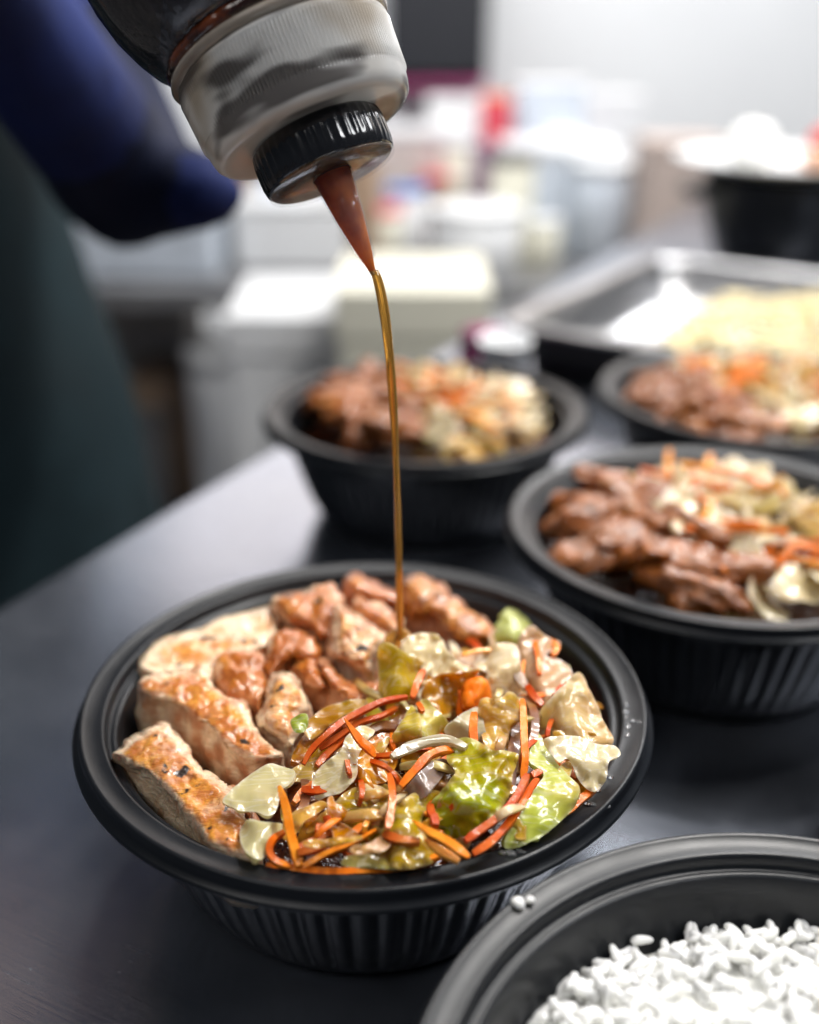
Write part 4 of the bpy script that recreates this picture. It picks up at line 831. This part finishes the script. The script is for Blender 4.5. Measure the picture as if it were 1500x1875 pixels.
# ------------------------------------------------------------------ blurred background: tray, pot and back table
TRAYM = simple('worn_steel_tray', (0.42, 0.42, 0.43), 0.32, 1.0, 0.5, 0.1, 20); DARKT = simple('shaded_tray_side', (0.018, 0.018, 0.019), 0.5, 0, 0.4, 0.2, 20)  # tray side coloured near black to stand for its shade
A = at(890, 588, 0.045); Bq = at(1500, 690, 0.045); u = (Bq-A); u.z = 0; u.normalize(); w_ = Vector((-u.y, u.x, 0)); TW, TD, TH = 0.53, 0.34, 0.045
tray = thing('food_tray', 'long steel tray of shredded cabbage behind the bowls', 'tray', (A.x, A.y, 0), (0, 0, math.atan2(u.y, u.x)))
def rr_loop(x0, y0, x1, y1, r, z, n=6):
    out = []
    for cx, cy, a0 in ((x1-r, y0+r, -PI/2), (x1-r, y1-r, 0), (x0+r, y1-r, PI/2), (x0+r, y0+r, PI)):
        for k in range(n+1):
            a = a0+PI/2*k/n; out.append((cx+r*math.cos(a), cy+r*math.sin(a), z))
    return out
def loft(loops, cap0=True, cap1=True):
    n = len(loops[0]); V = [p for l in loops for p in l]; F = []
    for i in range(len(loops)-1):
        for j in range(n): F.append((i*n+j, i*n+(j+1) % n, (i+1)*n+(j+1) % n, (i+1)*n+j))
    if cap0: F.append(tuple(range(n))[::-1])
    if cap1: F.append(tuple((len(loops)-1)*n+j for j in range(n)))
    return V, F
g = 0.014
link('tray_side', mesh('tray_side', *loft([rr_loop(g+0.006, g+0.006, TW-g-0.006, TD-g-0.006, 0.03, 0.0005), rr_loop(g, g, TW-g, TD-g, 0.03, TH-0.004)], True, False)), DARKT, tray)
link('tray_lining', mesh('tray_lining', *loft([rr_loop(g+0.001, g+0.001, TW-g-0.001, TD-g-0.001, 0.03, TH-0.002), rr_loop(g+0.007, g+0.007, TW-g-0.007, TD-g-0.007, 0.03, 0.003)], False, True)), TRAYM, tray)
link('tray_rim', mesh('tray_rim', *loft([rr_loop(g, g, TW-g, TD-g, 0.03, TH-0.003), rr_loop(0.001, 0.001, TW-0.001, TD-0.001, 0.035, TH-0.003), rr_loop(0, 0, TW, TD, 0.036, TH-0.001), rr_loop(0.001, 0.001, TW-0.001, TD-0.001, 0.035, TH), rr_loop(g, g, TW-g, TD-g, 0.03, TH), rr_loop(g+0.002, g+0.002, TW-g-0.002, TD-g-0.002, 0.03, TH-0.004)], False, False)), TRAYM, tray)
SV, SF, nb = [], [], 0
for i in range(900):
    x, y = random.uniform(0.10, TW-0.04), random.uniform(0.035, TD-0.035)
    h = 0.012+0.070*math.exp(-((x-0.40)**2/0.045+(y-0.18)**2/0.020))
    an = random.random()*6; L = random.uniform(0.02, 0.04); z = h*random.uniform(0.5, 1.0)
    P3 = np.array([(x+math.cos(an)*L*t+random.uniform(-4, 4)*mm, y+math.sin(an)*L*t+random.uniform(-4, 4)*mm, z+random.uniform(0, 6)*mm) for t in (-0.5, -0.15, 0.2, 0.5)])
    P3[:, 0] = np.clip(P3[:, 0], 0.03, TW-0.03); P3[:, 1] = np.clip(P3[:, 1], 0.03, TD-0.03)
    V, F, _ = strip_np(P3, [4*mm], 1.6*mm, 1.0, step=0.006); SV.append(V); SF += [tuple(k+nb for k in f) for f in F]; nb += len(V)
me = mesh('shredded_cabbage', np.vstack(SV), SF); me.materials.append(simple('pale_yellow_cabbage', (0.78, 0.66, 0.36), 0.4, 0, 0.5, 0.22, 25))
kind(tag(link('shredded_cabbage', me, None, None, (A.x, A.y, 0.003), (0, 0, math.atan2(u.y, u.x))), 'pale yellow shredded cabbage heaped in the steel tray', 'cabbage'), 'stuff')

PLW = simple('white_plastic', (0.78, 0.79, 0.80), 0.35, 0, 0.5, 0.03, 10)
pc = aty(1425, 488, 1.26); pc.z = 0
pot = thing('cooking_pot', 'black round pot under a white plate at the right edge', 'pot', pc)
link('pot_body', mesh('pot_body', *lathe([(0.0005, 0.0), (0.060, 0.0), (0.075, 0.012), (0.089, 0.060), (0.094, 0.098), (0.097, 0.104), (0.094, 0.106), (0.090, 0.100), (0.072, 0.014), (0.0005, 0.010)], 64)), BLACK, pot)
for s in (-1, 1):
    link('pot_handle', boxm('pot_handle', 0.03, 0.05, 0.012, 0.004), BLACK, pot, (s*0.104, 0, 0.082))
plate = tag(link('plate', mesh('plate', *lathe([(0.0005, 0.0), (0.06, 0.0), (0.10, 0.009), (0.131, 0.016), (0.131, 0.019), (0.098, 0.013), (0.06, 0.005), (0.0005, 0.005)], 72)), PLW, None, (pc.x, pc.y, 0.1065)), 'white plate of snacks on top of the black pot', 'plate')
def lump(name, loc, r, sq, mat, label, cat, seed, group=None):
    V, F = lathe([(0.0005*r/0.02, -1*r*sq)] + [(r*math.sin(t), -r*sq*math.cos(t)) for t in np.linspace(0.25, PI-0.25, 10)] + [(0.0005*r/0.02, r*sq)], 28)
    V = np.array(V); V *= (1+0.12*fb(V, 0.8/r, seed, 2))[:, None]; V[:, 2] -= V[:, 2].min()
    return tag(link(name, mesh(name, V, F), mat, None, loc), label, cat, group)
lump('rice_ball', (pc.x-0.055, pc.y-0.02, 0.1125), 0.030, 0.85, RICE, 'white rounded rice ball on the plate above the pot', 'rice ball', 3)
o = lump('fried_snack', (pc.x+0.022, pc.y-0.035, 0.1125), 0.026, 0.45, CHICKEN, 'orange-brown fried snack on the plate above the pot', 'snack', 5); o.color = (0.45, 0.3, 0, 1)
lump('red_pepper', (pc.x+0.052, pc.y+0.03, 0.1145), 0.026, 0.8, simple('red_pepper_skin', (0.55, 0.04, 0.03), 0.3), 'red pepper on the plate at the right picture edge', 'pepper', 8)

# back table with its goods
BT = aty(600, 520, 1.75).z
STL = simple('dull_table_steel', (0.30, 0.30, 0.31), 0.4, 0.6, 0.5, 0.1, 10); CARD = simple('brown_cardboard', (0.33, 0.23, 0.16), 0.8, 0, 0.2, 0.1, 12); GRYB = simple('grey_crate', (0.10, 0.10, 0.105), 0.6, 0, 0.4, 0.15, 12)
bt = thing('work_table', 'steel work table with lower shelf at the back', 'table', (0.15, 2.1, -0.9))
hgt = BT+0.9
link('table_top', boxm('table_top', 2.6, 0.75, 0.035, 0.004), STL, bt, (0, 0, hgt-0.035)); link('shelf', boxm('shelf', 2.5, 0.65, 0.025, 0.003), STL, bt, (0, 0, 0.30))
for sx in (-1, 1):
    for sy in (-1, 1): link('leg', boxm('leg', 0.045, 0.045, hgt-0.035), STL, bt, (sx*1.22, sy*0.30, 0))
def goods(name, px, pyb, Y, w, h, d, mat, label, cat, shape='box', base=None, extra=None):
    p = aty(px, pyb, Y); z = BT+0.001 if base is None else base
    if shape == 'box':
        t = thing(name, label, cat, (p.x, Y, z)); link('side_wall', boxm(name, w, d, h*0.93, min(w, d)*0.04), mat, t); link('lid', boxm('lid', w*1.03, d*1.03, h*0.07, 0.002), extra or mat, t, (0, 0, h*0.93+0.001))
    else:
        r = w/2; t = thing(name, label, cat, (p.x, Y, z))
        link('side_wall', mesh(name, *lathe([(0.0005, 0), (r*0.88, 0), (r*0.92, h*0.02), (r, h*0.9), (r*0.97, h*0.915), (0.0005, h*0.915)], 48)), mat, t)
        link('lid', mesh('lid', *lathe([(0.0005, h*0.92), (r*1.04, h*0.92), (r*1.05, h*0.985), (r*1.0, h), (0.0005, h)], 48)), extra or mat, t)
    return t
CRM = simple('cream_plastic', (0.74, 0.72, 0.60), 0.45, 0, 0.4, 0.03, 8); RED = simple('red_label', (0.62, 0.06, 0.09), 0.4); ORG = simple('orange_plastic', (0.80, 0.22, 0.05), 0.4); BLU = simple('blue_lid', (0.06, 0.20, 0.55), 0.4); MAG = simple('magenta_plastic', (0.22, 0.02, 0.10), 0.4); BG = simple('pale_blue_grey', (0.55, 0.60, 0.67), 0.4); PNK = simple('pinkish_carton', (0.50, 0.41, 0.37), 0.7); PUR = simple('mauve_crate', (0.30, 0.20, 0.27), 0.6); DNAVY = simple('dark_navy_box', (0.008, 0.009, 0.014), 0.6)
goods('white_tub', 868, 500, 1.80, 0.15, 0.115, 0.15, PLW, 'round white tub on the back table left of the tray', 'tub', 'round')
goods('storage_box', 1010, 470, 2.05, 0.20, 0.19, 0.18, BG, 'pale blue-grey box with blue base on the back table', 'box', 'box', None, PLW)
goods('storage_box', 1100, 470, 1.95, 0.12, 0.17, 0.12, BG, 'narrow pale grey canister beside the pinkish carton', 'canister', 'round', None, PLW)
goods('carton', 1225, 470, 1.85, 0.125, 0.215, 0.12, PNK, 'pinkish brown carton left of the black pot', 'carton', 'box')
goods('crate', 950, 400, 2.25, 0.34, 0.17, 0.15, PUR, 'mauve crate behind the pale boxes on the back table', 'crate', 'box')
goods('packet', 905, 300, 2.25, 0.055, 0.085, 0.06, RED, 'red packet with orange top on the mauve crate', 'packet', 'box', BT+0.172, ORG)
goods('packet', 1000, 300, 2.26, 0.13, 0.11, 0.10, BG, 'pale blue packet on the crate beside the red one', 'packet', 'box', BT+0.172, PLW)
goods('white_bag', 870, 250, 2.42, 0.20, 0.24, 0.12, PLW, 'tall white bag standing behind the red packet', 'bag', 'box')
goods('white_bag', 1060, 250, 2.42, 0.24, 0.25, 0.12, PLW, 'wide white bag behind the pale boxes', 'bag', 'box')
goods('container', 560, 470, 1.95, 0.22, 0.11, 0.2, PLW, 'white container on the back table under the bottle nozzle', 'container', 'box')
goods('container', 265, 500, 1.90, 0.30, 0.115, 0.25, BG, 'pale grey container on the back table beside the person', 'container', 'box', None, PLW)
goods('storage_box', 190, 450, 2.2, 0.16, 0.20, 0.15, BLU, 'blue box behind the pale container beside the person', 'box', 'box', None, PLW)
goods('storage_box', 720, 420, 2.25, 0.3, 0.20, 0.15, simple('tan_box', (0.52, 0.45, 0.42), 0.6), 'tan box behind the nozzle on the back table', 'box', 'box', None, PLW)
sh = -0.9+0.326
goods('crate', 240, 700, 1.95, 0.17, 0.20, 0.30, GRYB, 'dark grey crate on the table shelf beside the person', 'crate', 'box', sh)
goods('carton', 345, 690, 2.0, 0.16, 0.25, 0.30, CARD, 'brown carton on the shelf right of the dark crate', 'carton', 'box', sh)
goods('bucket', 410, 720, 1.80, 0.12, 0.33, 0.12, PLW, 'slim white bucket on the lower shelf', 'bucket', 'round', sh)
goods('carton', 200, 620, 2.1, 0.35, 0.36, 0.20, simple('beige_box', (0.45, 0.41, 0.38), 0.7), 'beige box at the back of the lower shelf', 'box', 'box', sh)
goods('flour_bin', 555, 760, 1.55, 0.17, 0.80, 0.25, PLW, 'white floor bin behind the bowl, left of the cream one', 'bin', 'box', -0.899)
goods('flour_bin', 755, 690, 1.40, 0.185, 0.865, 0.22, CRM, 'cream floor bin behind the sauce stream', 'bin', 'box', -0.899)
goods('floor_box', 330, 860, 1.35, 0.26, 0.20, 0.22, simple('golden_brown_box', (0.20, 0.11, 0.05), 0.7), 'dark brown box on the floor past the counter edge', 'box', 'box', -0.899)
goods('white_sack', 330, 780, 1.75, 0.4, 0.24, 0.3, PLW, 'low white box on the floor under the work table', 'box', 'box', -0.899)
for i in range(16):   # jars and small packs standing along the back table
    px = 430+i*46+random.uniform(-14, 14); Yc = random.uniform(1.80, 2.30); rr_ = random.uniform(0.025, 0.045)
    goods('jar', px, 450, Yc, rr_*2, random.uniform(0.08, 0.20), rr_*2, random.choice([PLW, BG, CRM, PNK, PUR, GRYB, CARD]), 'small blurred jar among the clutter on the back table', 'jar', 'round', None, random.choice([PLW, BLU, RED, GRYB, PLW]))['group'] = 'jars on the back table'
# small things on the counter behind the middle bowl
p = aty(922, 700, 0.715)
tag(link('paper_cup', mesh('paper_cup', *lathe([(0.0005, 0.0), (0.013, 0.0), (0.0175, 0.062), (0.0185, 0.063), (0.0180, 0.065), (0.0165, 0.063), (0.0125, 0.002), (0.0005, 0.002)], 40)), PLW, None, (p.x, 0.715, 0.0005)), 'small white paper cup behind the middle bowl', 'cup')
p = aty(905, 640, 0.80)
jr = thing('jar', 'dark magenta jar at the corner of the steel tray', 'jar', (p.x-0.012, 0.775, 0)); link('jar_body', mesh('jar_body', *lathe([(0.0005, 0), (0.016, 0), (0.017, 0.04), (0.013, 0.046), (0.0005, 0.046)], 32)), MAG, jr); link('lid', mesh('lid', *lathe([(0.0005, 0.0465), (0.0145, 0.0465), (0.0145, 0.056), (0.0005, 0.056)], 32)), MAG, jr)
# dark box high on the wall
p = aty(800, 60, 3.0)
wb = thing('wall_cabinet', 'dark navy box mounted high on the white wall', 'cabinet', (p.x, 3.05, aty(815, 140, 3.0).z)); link('cabinet_body', boxm('cabinet_body', 0.25, 0.28, 0.42, 0.006), DNAVY, wb); link('cabinet_door', boxm('cabinet_door', 0.24, 0.02, 0.40, 0.004), DNAVY, wb, (0, -0.152, 0.01)); link('trim', boxm('trim', 0.25, 0.28, 0.02, 0.002), simple('magenta_trim', (0.5, 0.05, 0.22), 0.4), wb, (0, 0, -0.022))
